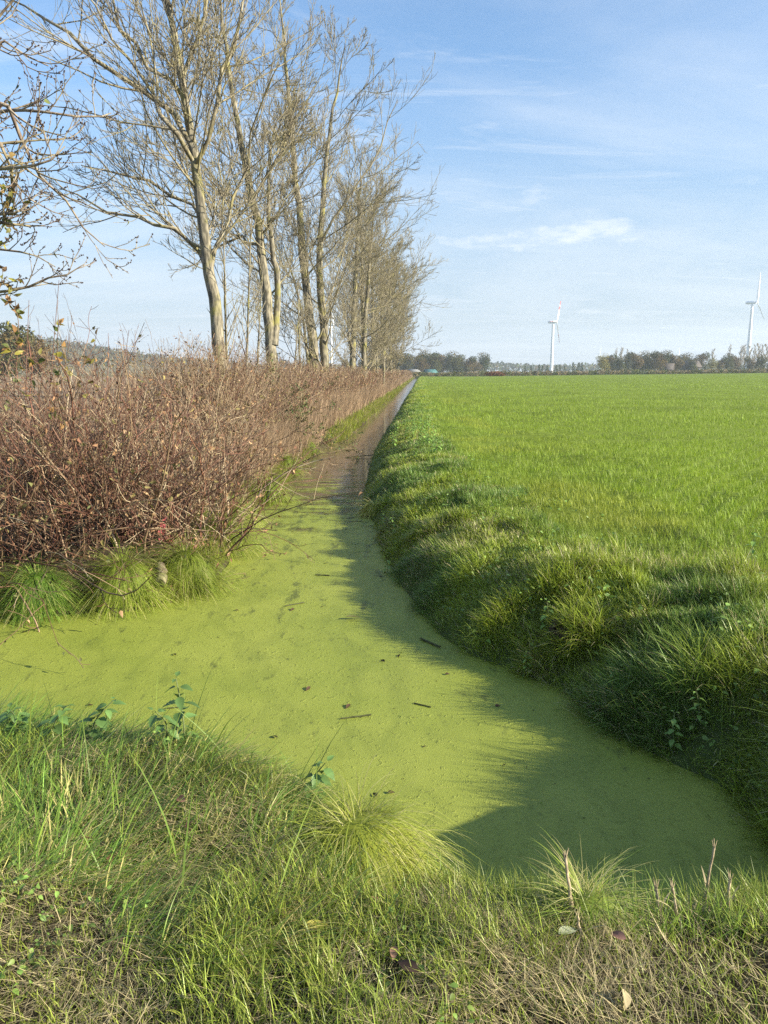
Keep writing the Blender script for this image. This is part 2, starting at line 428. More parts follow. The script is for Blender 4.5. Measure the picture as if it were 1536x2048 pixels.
# ------------------------------------------------------------------ ground, water
def build_ground():
    t = np.concatenate([np.linspace(-12, -6.1, 36), np.linspace(-6, 7, 150), np.linspace(7.2, 14, 30)])
    e = 14 * (2500 / 14) ** (np.linspace(.02, 1, 46))
    e2 = 12 * (2500 / 12) ** (np.linspace(.02, 1, 60))
    t = np.concatenate([-e2[::-1], t, e])
    s = np.concatenate([np.linspace(-80, -2, 14), np.arange(-1.5, 9, .085), 9 + np.cumsum(np.geomspace(.09, 1.2, 90))])
    s = np.concatenate([s, s[-1] + np.cumsum(np.geomspace(1.3, 120, 72))]); s = s[s < 2500]
    S, T = np.meshgrid(s, t, indexing='ij')
    x, y = ST2XY(S, T)
    d = sdist(x, y); z = height(x, y, d); zn = zone(x, y)
    V = np.stack([x, y, z], -1).reshape(-1, 3)
    n, m = S.shape
    i = np.arange(n * m).reshape(n, m)
    q = np.stack([i[:-1, :-1], i[:-1, 1:], i[1:, 1:], i[1:, :-1]], -1).reshape(-1, 4)[:, ::-1]
    c = np.empty((n, m, 3)); c[:] = (.04, .032, .018)
    D = np.hypot(x, y)
    fld = (zn == 1) & (d > .9)
    k = (sstep(2, 12, D) * fld)[..., None]
    c = c * (1 - k) + np.array((.15, .20, .025)) * k
    bank = (zn == 1) & (d <= .9)
    c[bank] = (.075, .10, .03)
    lf = zn == 2
    c[lf] = (.06, .045, .03)
    k = (sstep(3.5, 9, d) * lf)[..., None]
    br = np.array((.27, .20, .12)) + (fbm(x * .05, y * .02, 77)[..., None] - .5) * .1
    c = c * (1 - k) + br * k
    far = sstep(225, 240, y)[..., None]; rs = sstep(-10, 10, x - .05 * y)[..., None]
    c = c * (1 - far) + (np.array((.07, .085, .03)) * rs + np.array((.17, .15, .075)) * (1 - rs)) * far
    c[d < .02] = (.03, .025, .015)
    o = mk('ground', V, q, None, M['ground'], None, c.reshape(-1, 3), True)
    tag(o, kind='structure')
build_ground()

import bmesh
def sheet(name, pts, z, mat):
    bm = bmesh.new()
    vs = [bm.verts.new((p[0], p[1], z)) for p in pts]
    f = bm.faces.new(vs)
    if f.normal.z < 0: bmesh.ops.reverse_faces(bm, faces=[f])
    bmesh.ops.triangulate(bm, faces=bm.faces[:])
    me = bpy.data.meshes.new(name); bm.to_mesh(me); bm.free(); me.materials.append(mat)
    o = bpy.data.objects.new(name, me); COL.objects.link(o); return o
def grown(ptsl, k):
    p = np.asarray(ptsl); a = np.roll(p, -1, 0) - np.roll(p, 1, 0); n = np.stack([-a[:, 1], a[:, 0]], 1); n = n / np.linalg.norm(n, axis=1, keepdims=True)
    return p + n * k
sg = 1 if sdist(*grown(WPOLY, .1).T).mean() > 0 else -1
wide = grown(WPOLY, .05 * sg)
tag(sheet('water', wide, WZ - .006, M['water']), kind='structure')
cut = []
for p in wide:
    if p[1] < 22: cut.append(p)
tag(sheet('duckweed', cut, WZ, M['weed']), 'bright green film of duckweed covering the still water', 'duckweed', kind='stuff')

# ------------------------------------------------------------------ sampling helpers
def gz(x, y): return np.stack([x, y, height(x, y)], 1)
def polar(N, D0, D1, p, rng, half=33.0, off=0.0):
    u = rng.uniform(0, 1, N); e = 2 - p
    D = (D0 ** e + u * (D1 ** e - D0 ** e)) ** (1 / e)
    a = radians(off) + radians(half) * rng.uniform(-1, 1, N)
    return D * np.sin(a), D * np.cos(a), D
def hsv_var(c, N, rng, a=.15, yel=0.0):
    c = np.asarray(c, float)[None] * (1 + rng.normal(0, a, (N, 1)))
    y = rng.uniform(0, 1, (N, 1)) ** 3 * yel
    return np.clip(c * (1 - y) + np.array((.32, .30, .06)) * y, .004, .9)

# ------------------------------------------------------------------ the crop
def build_crop():
    rng = np.random.default_rng(3); mb = MB()
    for N, D0, D1, h, w, sg_, pw in ((80000, 3.5, 9, .12, .006, 3, 1.4), (120000, 9, 26, .13, .009, 2, 1.7), (90000, 26, 80, .16, .022, 1, 1.8), (70000, 80, 236, .17, .06, 1, 1.6)):
        x, y, D = polar(N, D0, D1, pw, rng, 36)
        s, t = XY2ST(x, y)
        keep = (x > centre_x(y)) & (y > 2.2) & (y < 232)
        x, y, D, s, t = x[keep], y[keep], D[keep], s[keep], t[keep]
        if D1 < 30:
            d = sdist(x, y); k = (d > .95 + .5 * fbm(x * 1.1, y * 1.1, 41)) & (zone(x, y) == 1)
        else: d = t + 1.4; k = d > 1.1
        x, y, D, d = x[k], y[k], D[k], d[k]; n = len(x)
        # drill rows: pull each plant to a row about 25 cm apart
        row = x * .82 - y * .57
        rr = np.round(row / .25) * .25 + rng.normal(0, .035, n); pull = sstep(2, 5, d) * .45 * (D < 30)
        x = x + (rr - row) * .82 * pull; y = y - (rr - row) * .57 * pull
        pat = fbm(x * .35, y * .16, 21, 4)
        hh = h * rng.uniform(.55, 1.2, n) * (.75 + .5 * pat) * np.interp(d, [1, 2.5], [1.25, 1])
        tl = np.abs(((y * .97 - x * .22 + 3) % 13.5) - 6.7); tram = ((np.abs(tl - 1.0) < .3) & (D > 6)) ; hh = np.where(tram, hh * .3, hh)
        col = hsv_var((.24, .345, .03), n, rng, .17, .35); col[tram] *= .62
        col = col * (.8 + .4 * fbm(x * .11, y * .05, 151, 3))[:, None]
        yl = sstep(.48, .68, fbm(x * .5, y * .35, 55, 3))[:, None] * np.exp(-((d - 2.6) / 1.8) ** 2)[:, None]
        col = col * (1 - .6 * yl) + np.array((.36, .37, .05)) * .6 * yl
        blu = (np.exp(-(np.maximum(0, d - 1.0) / .8)) * .55)[:, None]
        col = col * (1 - blu) + np.array((.15, .26, .05)) * blu
        mb.add(*_b(blades(gz(x, y) - [0, 0, .01], hh, w * rng.uniform(.7, 1.3, n), rng.uniform(0, 2 * pi, n), np.abs(rng.normal(.25, .2, n)), rng.uniform(.1, 1.0, n), col, sg_, rng)))
    o = mb.build('wheat_crop', M['crop']); tag(o, 'bright green young wheat covering the flat field beside the ditch', 'crop', kind='stuff')
def _b(r): return r[0], r[1], r[2], r[3]

# ------------------------------------------------------------------ bank grass (field side)
def build_bank():
    rng = np.random.default_rng(4); mb = MB()
    for N, D0, D1, h, w, sg_ in ((100000, 2.0, 5.6, .24, .0068, 5), (130000, 5.4, 8.5, .19, .0075, 4), (130000, 8.5, 22, .17, .0105, 3), (70000, 22, 70, .19, .02, 2), (26000, 70, 230, .25, .06, 1)):
        if D1 <= 9:
            x, y, D = polar(int(N * 2.2), D0, D1, 1.2, rng, 42, 8)
        else:
            u = rng.uniform(0, 1, N * 2); s = D0 * (D1 / D0) ** u; x, y = ST2XY(s, rng.uniform(-2.3, 1.4, N * 2)); D = s
        k = (x > centre_x(y)); x, y, D = x[k], y[k], D[k]
        d = sdist(x, y); lim = 1.5 + .6 * fbm(x * 1.4, y * 1.4, 8) + 1.6 * (1 - sstep(4.2, 5.8, y))
        k = (d > -.03) & (d < lim) & (zone(x, y) == 1); x, y, D, d = x[k], y[k], D[k], d[k]
        if len(x) > N: x, y, D, d = x[:N], y[:N], D[:N], d[:N]
        k = (vnoise(x * 4.2, y * 4.2, 131) > .18) | (rng.uniform(0, 1, len(x)) < .3); x, y, D, d = x[k], y[k], D[k], d[k]; n = len(x)
        cl = fbm(x * 2.6, y * 2.6, 31, 3); cl2 = vnoise(x * 5.5, y * 5.5, 91)
        e = .12
        gx = (sdist(x + e, y) - d) / e; gy = (sdist(x, y + e) - d) / e       # uphill
        az = np.arctan2(-gy, -gx) + rng.normal(0, 1.0, n)
        down = 1 - sstep(.2, 1.1, d)
        az = np.where(rng.uniform(0, 1, n) < .25 + .35 * down, az, rng.uniform(0, 2 * pi, n))
        near = np.interp(y, [3, 4.2, 6, 9, 14], [1.2, 1.15, .95, .8, .62])
        hh = h * near * rng.uniform(.45, 1.3, n) * (.6 + .75 * sstep(.42, .66, cl)) * (.6 + .8 * cl2) * np.interp(d, [0, .15, .5, 1.2], [.5, .7, .95, .85])
        lean = np.abs(rng.normal(.35, .28, n)) + .15 * down; bend = rng.uniform(.1, 1.1, n) + .35 * down
        g = sstep(.4, .62, fbm(x * .9, y * .9, 71, 3))[:, None]
        col = hsv_var((.165, .27, .05), n, rng, .24, .3) * (1 - g) + hsv_var((.31, .39, .045), n, rng, .22, .4) * g
        st = rng.uniform(0, 1, n) < .06 + .25 * sstep(.5, .75, fbm(x * 1.7, y * 1.7, 66)) * (D < 30)
        col[st] = hsv_var((.5, .44, .22), int(st.sum()), rng, .25)
        mb.add(*_b(blades(gz(x, y) - [0, 0, .015], hh, w * rng.uniform(.6, 1.4, n), az, lean, bend, col, sg_, rng)))
    o = mb.build('bank_grass', M['grass']); tag(o, 'long tangled grass on the shaded bank between water and wheat', 'grass', kind='stuff')

# ------------------------------------------------------------------ near bank grass + straw
def build_near():
    rng = np.random.default_rng(5)
    def pts(N, lo=1.0, hi=4.6, half=40):
        x, y, D = polar(N, lo, hi, 1.0, rng, half)
        d = sdist(x, y); k = (zone(x, y) == 0) & (d > .0); return x[k], y[k], d[k]
    # dry thatch
    mb = MB()
    x, y, d = pts(110000); cl = fbm(x * 2.2, y * 2.2, 15, 3); k = rng.uniform(0, 1, len(x)) < .35 + .9 * sstep(.35, .65, cl); x, y, d = x[k], y[k], d[k]; n = len(x)
    col = hsv_var((.50, .41, .22), n, rng, .3); dk = rng.uniform(0, 1, n) < .4; col[dk] *= .4
    flow = vnoise(x * 1.6, y * 1.6, 4) * 2 * pi
    az = np.where(rng.uniform(0, 1, n) < .5, flow + rng.normal(0, .6, n), rng.uniform(0, 2 * pi, n))
    mb.add(*_b(blades(gz(x, y) + np.stack([0 * x, 0 * x, rng.uniform(0, .035, n)], 1), rng.uniform(.03, .11, n), rng.uniform(.0012, .0028, n), az, rng.uniform(1.0, 1.6, n), rng.uniform(-.2, .5, n), col, 2, rng)))
    o = mb.build('dry_thatch', M['straw']); tag(o, 'pale mown straw lying flat between the grass tufts', 'straw', kind='stuff')
    # short green grass in clumps
    mb = MB()
    x, y, d = pts(150000); cl = fbm(x * 2.4, y * 2.4, 25, 3); fine = vnoise(x * 11, y * 11, 6)
    k = rng.uniform(0, 1, len(x)) < .22 + .55 * sstep(.42, .64, cl) * sstep(.3, .7, fine) + .25 * (x < -.3) + .15 * (x > .15); x, y, d, cl = x[k], y[k], d[k], cl[k]; n = len(x)
    hh = rng.uniform(.03, .105, n) * (.6 + .8 * sstep(.4, .65, cl))
    col = hsv_var((.27, .345, .05), n, rng, .28, .75)
    mb.add(*_b(blades(gz(x, y), hh, rng.uniform(.0022, .0048, n), rng.uniform(0, 2 * pi, n), np.abs(rng.normal(.35, .3, n)), rng.uniform(.1, 1.2, n), col, 3, rng)))
    # lush edge along the waterline and the mound of long combed grass
    x, y, d = pts(60000, 1.6, 4.6); k = (d < .75) & ((x > -.25) & (rng.uniform(0, 1, len(x)) < .04 + .8 * sstep(.48, .66, fbm(x * 3, y * 3, 12)))); x, y, d = x[k], y[k], d[k]; n = len(x)
    col = hsv_var((.19, .28, .045), n, rng, .3, .6)
    mb.add(*_b(blades(gz(x, y), rng.uniform(.04, .19, n), rng.uniform(.0025, .005, n), rng.uniform(0, 2 * pi, n), np.abs(rng.normal(.3, .25, n)), rng.uniform(.1, 1.1, n), col, 3, rng)))
    x, y, d = pts(125000, 1.9, 4.9, 44); edge = np.interp(x, [-3, -1.3, -.55, -.1, .1], [1.75, 1.6, 1.25, .7, 0])
    k = (d < edge * (.8 + .5 * fbm(x * 2, y * 2, 19))) & (x < .05); x, y, d = x[k], y[k], d[k]; n = len(x)
    cl = fbm(x * 3.1, y * 3.1, 35, 3)
    az = np.interp(x, [-2.5, -1.2, -.7, -.2], [.5, .9, .2, -.5]) + 1.4 * (vnoise(x * 2.3, y * 2.3, 7) - .5) * 2 + rng.normal(0, .55, n)
    hh = rng.uniform(.09, .27, n) * (.55 + .8 * cl) * np.interp(x, [-1.6, -.2], [1.1, .8])
    col = hsv_var((.17, .29, .045), n, rng, .3, .35); pl = rng.uniform(0, 1, n) < np.interp(x, [-1.6, -.9, -.3], [.1, .28, .42]); col[pl] = hsv_var((.50, .44, .16), int(pl.sum()), rng, .3)
    mb.add(*_b(blades(gz(x, y) - [0, 0, .01], hh, rng.uniform(.0028, .0075, n), az, np.clip(rng.normal(1.15, .35, n), .1, 1.55), rng.uniform(.2, 1.2, n), col, 4, rng)))
    # a few long upright blades
    x, y, d = pts(500, 1.9, 4.4); k = (d < 1.5) & (x < 0); x, y, d = x[k], y[k], d[k]; n = len(x)
    mb.add(*_b(blades(gz(x, y), rng.uniform(.22, .48, n), rng.uniform(.004, .008, n), rng.normal(.4, 1.2, n), rng.uniform(.1, .6, n), rng.uniform(.2, 1.3, n), hsv_var((.2, .3, .05), n, rng, .2, .3), 5, rng)))
    o = mb.build('near_bank_grass', M['grass']); tag(o, 'green and yellowing grass on the near bank by the water', 'grass', kind='stuff')

# ------------------------------------------------------------------ tussocks
def tussock(px, py, label, r, h, n, seed, c=(.13, .21, .022), pale=.2, z=WZ, loc=None, w=.005, droop=1.5, jit=.45, mound=1.0):
    rng = np.random.default_rng(seed)
    p = P(px, py, z) if loc is None else np.asarray(loc, float)
    rt = empty('grass_tussock', p); tag(rt, label, 'grass tussock', 'grass tussocks along the water')
    # the peaty foot of the tussock
    a = np.linspace(0, 2 * pi, 14, endpoint=False); mbf = MB()
    rings = []
    for k, (rr, zz) in enumerate(((.62, -.08), (.6, .12), (.46, .24), (.2, .31))):
        q = rr * r * (1 + .2 * np.sin(a * 3 + seed)); rings.append(np.stack([np.cos(a) * q, np.sin(a) * q, np.full(14, zz * h * mound / .3)], 1))
    V = np.concatenate(rings + [np.array([[0, 0, .32 * h * mound / .3]])]); i = np.arange(56).reshape(4, 14)
    qd = np.stack([i[:-1], np.roll(i[:-1], -1, 1), np.roll(i[1:], -1, 1), i[1:]], -1).reshape(-1, 4)
    tr = np.stack([i[3], np.roll(i[3], -1), np.full(14, 56)], 1)
    mbf.add(V, qd, tr, tuple(.55 * v for v in c)); mbf.build('root_mound', M['straw'], rt, True)
    rad = r * .58 * rng.uniform(0, 1, n) ** .62; th = rng.uniform(0, 2 * pi, n)
    pos = np.stack([rad * np.cos(th), rad * np.sin(th), np.interp(rad / r, [0, .2, .5], [.30, .25, .07]) * h * mound / .3], 1)
    az = th + rng.normal(0, jit, n); lean = np.interp(rad / r, [0, .5], [.3, 1.1]) + np.abs(rng.normal(0, .3, n)); bend = droop * rng.uniform(.5, 1.3, n) * 1.25
    hh = h * rng.uniform(.6, 1.6, n)
    col = hsv_var(c, n, rng, .2, .5); pl = rng.uniform(0, 1, n) < pale; col[pl] = hsv_var((.5, .46, .18), int(pl.sum()), rng, .2)
    mb = MB(); mb.add(*_b(blades(pos, hh, w * rng.uniform(.6, 1.3, n), az, lean, bend, col, 5, rng))); mb.build('grass_blades', M['grass'], rt)
    return rt

# ------------------------------------------------------------------ nettles
def nettle_mesh(h, pairs, L, seed, c=(.075, .15, .045)):
    rng = np.random.default_rng(seed)
    st = smoothpath([(0, 0, 0), (rng.normal(0, .02), rng.normal(0, .02), h * .5), (rng.normal(0, .05), rng.normal(0, .05), h)], 8)
    V, q = tubes(st[None], np.linspace(.0045, .002, 8)[None], 5)
    stem = (V, q, None, np.array((.12, .15, .06)))
    pos = []; dr = []; nn = []; LL = []
    for k in range(pairs):
        u = .25 + .75 * k / (pairs - 1); p = np.array([np.interp(u * 7, range(8), st[:, j]) for j in range(3)])
        a0 = k * pi / 2 + rng.normal(0, .3)
        for s in (0, pi):
            a = a0 + s; tilt = rng.uniform(-.5, .15) if u < .9 else rng.uniform(.1, .7)
            dv = np.array([cos(a) * cos(tilt), sin(a) * cos(tilt), sin(tilt)])
            pos.append(p + dv * .012); dr.append(dv); nn.append(np.array([0, 0, 1]) + rng.normal(0, .15, 3)); LL.append(L * (1.05 - .55 * abs(u - .55) - (.35 if u > .9 else 0)) * rng.uniform(.8, 1.15))
    n = len(pos); LL = np.array(LL)
    lv = leaves(np.array(pos), np.array(dr), np.array(nn), LL, LL * .62, hsv_var(c, n, rng, .15), .3, .3, 13, .13)
    return stem, lv
def nettle(loc, h, pairs, L, seed, label, rz=0, group='nettles on the banks', c=(.075, .15, .045)):
    rt = empty('nettle', loc, rz); tag(rt, label, 'nettle', group)
    s, l = nettle_mesh(h, pairs, L, seed, c)
    MB().add(*s).build('nettle_stem', M['stem'], rt, True); MB().add(*l).build('nettle_leaves', M['nettle'], rt)
    return rt
def copy_tree(o, parent=None):
    c = o.copy(); COL.objects.link(c)
    if parent: c.parent = parent
    for ch in list(o.children): copy_tree(ch, c)
    return c
def copies(proto, specs):
    for k, sp in enumerate(specs):
        o = proto if k == 0 else copy_tree(proto)
        o.location = sp['loc']; o.rotation_euler = (0, 0, sp.get('rz', 0)); s = sp.get('s', 1); o.scale = (s, s, s) if np.isscalar(s) else s
        if sp.get('label'): o['label'] = sp['label']
        if sp.get('group'): o['group'] = sp['group']

build_crop(); build_bank(); build_near()

TUS = [(-90, 1235, 'large drooping grass tussock at the water edge where the ditch leaves the frame', .42, .34),
       (78, 1228, 'dark green grass tussock hanging into duckweed under the bramble thicket', .40, .30),
       (250, 1212, 'round yellow-green grass tussock standing proud at the duckweed edge', .46, .34),
       (375, 1185, 'yellow-green tussock just beside the short rotten log', .44, .33),
       (447, 1110, 'tall rounded tussock on the corner below the red leaves', .44, .36),
       (470, 1060, 'pale dry-bladed tussock against the thicket above the corner', .36, .30),
       (540, 1010, 'spiky broad-leaved tussock leaning over the last duckweed', .34, .30),
       (575, 955, 'bright tussock at the start of the open brown water', .34, .30),
       (615, 915, 'ragged yellowish tussock beside the open brown water', .36, .30),
       (660, 885, 'tussock at the hedge foot where the ditch narrows', .4, .28)]
for k, (px, py, lb, r, h) in enumerate(TUS):
    tussock(px, py - 6, lb, r, h * 1.15, 1700 if k < 6 else 700, 100 + k, c=(.22, .29, .035) if k != 1 else (.15, .27, .035), w=.005 if k < 6 else .009, pale=.16 if k != 5 else .5)
for px, py in ((-200, 1120), (-20, 1110), (30, 1150)):
    pass
gl = P(712, 1700, -.05); gl[2] = height(gl[0], gl[1]) - .02
tussock(0, 0, 'glowing yellow-green fine grass tuft bending over the near water edge', .36, .27, 1700, 131, c=(.34, .39, .05), pale=.2, loc=gl, w=.003, droop=1.9, jit=.8, mound=.7)
tussock(735, 1030, 'small pale tuft perched on the dark field bank edge', .30, .22, 500, 132, c=(.34, .38, .05), pale=.4, w=.008, mound=.7, loc=P(742, 1032, WZ) + [.05, .05, .02])
gp = P(1168, 1830, 0); gp[2] = height(gp[0], gp[1]) - .03
tussock(0, 0, 'half dead tuft with a grey broken stalk on the near bank', .2, .18, 800, 133, c=(.27, .36, .05), pale=.5, loc=gp, w=.003, droop=1.0, jit=1.0, mound=.7)

# nettles
for k, (px, py, z, h, L, lb) in enumerate([
        (372, 1560, -.15, .34, .085, 'tall dark nettle standing alone above the duckweed on the near bank'),
        (330, 1570, -.12, .24, .075, 'shorter nettle leaning beside the tall dark nettle'),
        (625, 1640, -.15, .24, .085, 'pale blue-green nettle among bent straw near the glowing tuft'),
        (40, 1520, -.1, .20, .075, 'low nettle at the frame edge in the long near grass'),
        (110, 1535, -.1, .22, .08, 'nettle with wide leaves in the long near grass'),
        (190, 1540, -.1, .20, .08, 'drooping nettle between long grass and duckweed')]):
    p = P(px, py, z); p[2] = height(p[0], p[1]) - .01
    nettle(p, h, 8, L * .85, 200 + k, lb, k * 1.3, 'nettles on the near bank', (.12, .21, .055))
rngn = np.random.default_rng(9)
proto = nettle((0, 0, 0), .34, 8, .075, 230, 'bushy nettle in the nettle patch on the far part of the field bank', 0, 'nettle patch on the field bank', (.19, .32, .06))
sp = []
for k in range(34):
    s_ = rngn.uniform(14.5, 24); d_ = rngn.uniform(.45, 1.5)
    t_ = np.interp(s_, [13, 20, 26], [-1.0, -1.2, -1.36]) + d_
    x, y = ST2XY(s_, t_); z = float(height(np.array([x]), np.array([y]))[0])
    sp.append(dict(loc=(x, y, z - .02), rz=rngn.uniform(0, 6), s=rngn.uniform(.8, 1.35)))
copies(proto, sp)
proto = nettle((0, 0, 0), .3, 7, .062, 231, 'pale nettle hanging over the water beside the perched tuft', 0, 'nettles low on the field bank', (.2, .32, .07))
LB = ['pale nettle hanging over the water beside the perched tuft', 'second pale nettle just above the perched tuft', 'nettle at the waist of the bank above the shaded duckweed', 'nettle growing by the burrow hole in the bank',
      'nettle below the burrow hole near the duckweed', 'nettle among the tallest grass of the field bank', 'nettle with spread leaves beside the bleached grass blades', 'lone nettle at the bank top by the wheat']
sp = []
for k, (px, py, z) in enumerate([(765, 1035, -.35), (790, 1045, -.25), (772, 1110, -.35), (1085, 1240, -.2), (1060, 1290, -.3), (1360, 1370, -.1), (1385, 1380, -.15), (1500, 1140, 0)]):
    p = P(px, py, z); z2 = float(height(np.array([p[0]]), np.array([p[1]]))[0])
    sp.append(dict(loc=(p[0], p[1], z2), rz=k * 1.7, s=.7 + .1 * (k % 4), label=LB[k]))
copies(proto, sp)

# ------------------------------------------------------------------ bare trees of the row
def bare_tree(label, base, trunks, seed, H, rad=5.0, limbs=(), n1=34, per2=8, per3=7, per4=3, low=.2, tw=.0055, mats=('bark', 'twig'), bias=None, r0s=None, ang=.9):
    """trunks: list of (polyline, base radius) in world space"""
    rng = np.random.default_rng(seed)
    base = np.asarray(base, float)
    rt = empty('bare_tree', base); tag(rt, label, 'tree', 'bare trees in a row behind the hedge')
    mt = MB(); mc = MB()
    L1P = []; L1R = []
    for ti, (pl, r0) in enumerate(trunks):
        p = smoothpath(np.asarray(pl, float) - base, 26)
        p[2:-1] += rng.normal(0, r0 * .12, (23, 3)) * [1, 1, .3]
        u = np.linspace(0, 1, 26); R = r0 * (1 - u) ** .85 + .012
        R[:3] *= [1.2, 1.08, 1.02]
        mt.add(*tubes(p[None], R[None], 10))
        n = max(6, int(n1 / len(trunks)))
        Hh = p[-1, 2] - p[0, 2]
        f = lambda t: rad * np.interp(t, [0, .2, .35, .6, .85, 1], [.5, .8, .9, .78, .5, .25])
        c, r = grow(p[None], R[None], n, (low, .97), ang, f, 8, .6, .10, .24, .008, rng, .22, bias=bias)
        L1P.append(c); L1R.append(r)
    for pl, r0 in limbs:
        p = smoothpath(np.asarray(pl, float) - base, 8); p[1:] += rng.normal(0, .05, (7, 3))
        L1P.append(p[None]); L1R.append((r0 * (1 - np.linspace(0, 1, 8)) ** .8 + .01)[None])
    P1 = np.concatenate(L1P); R1 = np.concatenate(L1R)
    mc.add(*tubes(P1, R1, 6))
    P2, R2 = grow(P1, R1, per2, (.14, .98), .62, .62, 7, .45, .10, .5, tw * 1.3, rng)
    mc.add(*tubes(P2, R2, 4))
    P3, R3 = grow(P2, R2, per3, (.12, .98), .6, .52, 5, .4, .11, .75, tw, rng)
    mc.add(*tubes(P3, R3, 3))
    P4, R4 = grow(P3, R3, per4, (.15, .98), .55, .6, 4, .4, .12, .8, tw * .75, rng)
    mc.add(*tubes(P4, R4, 3))
    mt.build('trunk', M[mats[0]], rt, True); mc.build('crown', M[mats[1]], rt, True)
    return rt
def px3(pts, Y, jit=0, seed=0):
    r = np.random.default_rng(seed)
    return [Q(a, b, Y + r.normal(0, jit) * (k > 0)) for k, (a, b) in enumerate(pts)]
def grounded(pl):
    p0 = np.array(pl[0]); z = float(height(np.array([p0[0]]), np.array([p0[1]]))[0]) - .1
    b = p0.copy(); b[2] = z
    return [b] + list(pl), b

pl, b1 = grounded(px3([(443, 715), (432, 640), (422, 570), (410, 500), (403, 430), (392, 340), (380, 240), (362, 150), (347, 70), (335, 0), (318, -90), (300, -200), (290, -330)], 17))
LT1 = [(px3([(416, 545), (402, 500), (364, 463), (328, 448), (275, 433), (228, 416), (176, 398), (120, 370)], 17, .3, 1), .042),
       (px3([(388, 300), (335, 195), (245, 160), (150, 80), (60, 20), (-30, -30)], 17, .35, 2), .05),
       (px3([(384, 320), (330, 240), (300, 180), (220, 60), (150, -40)], 16.4, .3, 3), .04),
       (px3([(418, 560), (450, 470), (470, 400), (505, 260), (545, 150)], 17, .5, 4), .035),
       (px3([(392, 330), (430, 230), (455, 120), (480, 20), (500, -80)], 17, .5, 5), .042),
       (px3([(405, 440), (330, 380), (250, 350), (160, 330)], 17.8, .3, 6), .032),
       (px3([(365, 160), (400, 60), (425, -60), (440, -180)], 17, .3, 7), .035),
       (px3([(372, 200), (300, 130), (240, 40), (200, -80)], 17.4, .3, 8), .035)]
bare_tree('tallest bare tree leaning over the hedge, first trunk of the row', b1, [(pl, .15)], 41, 14, 3.7, LT1, 36, 9, 6, 3, .3, .0048)

pl, b2 = grounded(px3([(545, 725), (538, 640), (530, 560), (520, 480), (508, 410), (492, 340), (478, 260), (465, 200), (452, 100), (440, 0), (430, -70)], 23))
f2 = px3([(548, 690), (556, 620), (555, 560), (545, 500), (535, 420), (540, 330), (550, 250)], 23, .1, 11)
LT2 = [(px3([(520, 490), (470, 470), (420, 500), (390, 540)], 23, .3, 12), .04), (px3([(505, 400), (560, 310), (600, 230), (640, 160)], 23, .4, 13), .04)]
bare_tree('grey trunk forked low into two with a snapped stub, behind the hedge', b2, [(pl, .18), (f2, .10)], 42, 13, 3.6, LT2, 40, 8, 6, 4, .3, .0054)

pl, b3 = grounded(px3([(632, 745), (620, 640), (610, 540), (600, 440), (590, 350), (580, 240), (572, 120), (562, 20), (555, -30)], 33))
q3 = px3([(648, 745), (646, 640), (638, 540), (645, 430), (652, 320), (668, 200), (690, 90)], 33.4); q3 = [np.array([q3[0][0], q3[0][1], b3[2]])] + q3
q4 = px3([(618, 745), (612, 680), (600, 600), (575, 520), (560, 470)], 32.8); q4 = [np.array([q4[0][0], q4[0][1], b3[2]])] + q4
bare_tree('stout double trunk with yellow lichen and a dense twiggy crown', b3, [(pl, .225), (q3, .205), (q4, .08)], 43, 16, 5.0, [(px3([(645, 480), (700, 400), (760, 300), (790, 200)], 33, .4, 15), .045)], 58, 8, 6, 4, .12, .0060)

for k, (px, s_, H, rad, lb, seed) in enumerate([
        (703, 47, 14.2, 5.4, 'bare tree with twin mossy trunks beyond the double trunk', 44),
        (728, 57, 14.0, 5.2, 'bare tree partly hidden behind the twin mossy trunks', 45),
        (748, 68, 14.0, 5.2, 'thick dark bare trunk in the dense far half of the row', 46),
        (766, 84, 14.0, 5.4, 'slim pale bare tree near the far end of the row', 47),
        (782, 104, 13.0, 5.4, 'last low-branched bare tree of the row by the far barns', 48)]):
    g = Q(px, 742, s_); g[2] = -.15
    tr = []
    rr = np.random.default_rng(seed)
    for j in range(2 if k in (0, 2, 3) else 1):
        dx = rr.normal(0, .5); o0 = g + [j * .75, j * .3, 0]
        tr.append(([o0, o0 + [dx * .2, 0, H * .3], o0 + [dx * .5 + j * .4, 0, H * .65], o0 + [dx + j * .8, 0, H * (1 - .1 * j)]], (.21 - .04 * j)))
    bare_tree(lb, g, tr, seed, H, rad, (), 58, 7, 6, 4, .06, .0062 + .0013 * k, ang=.9)

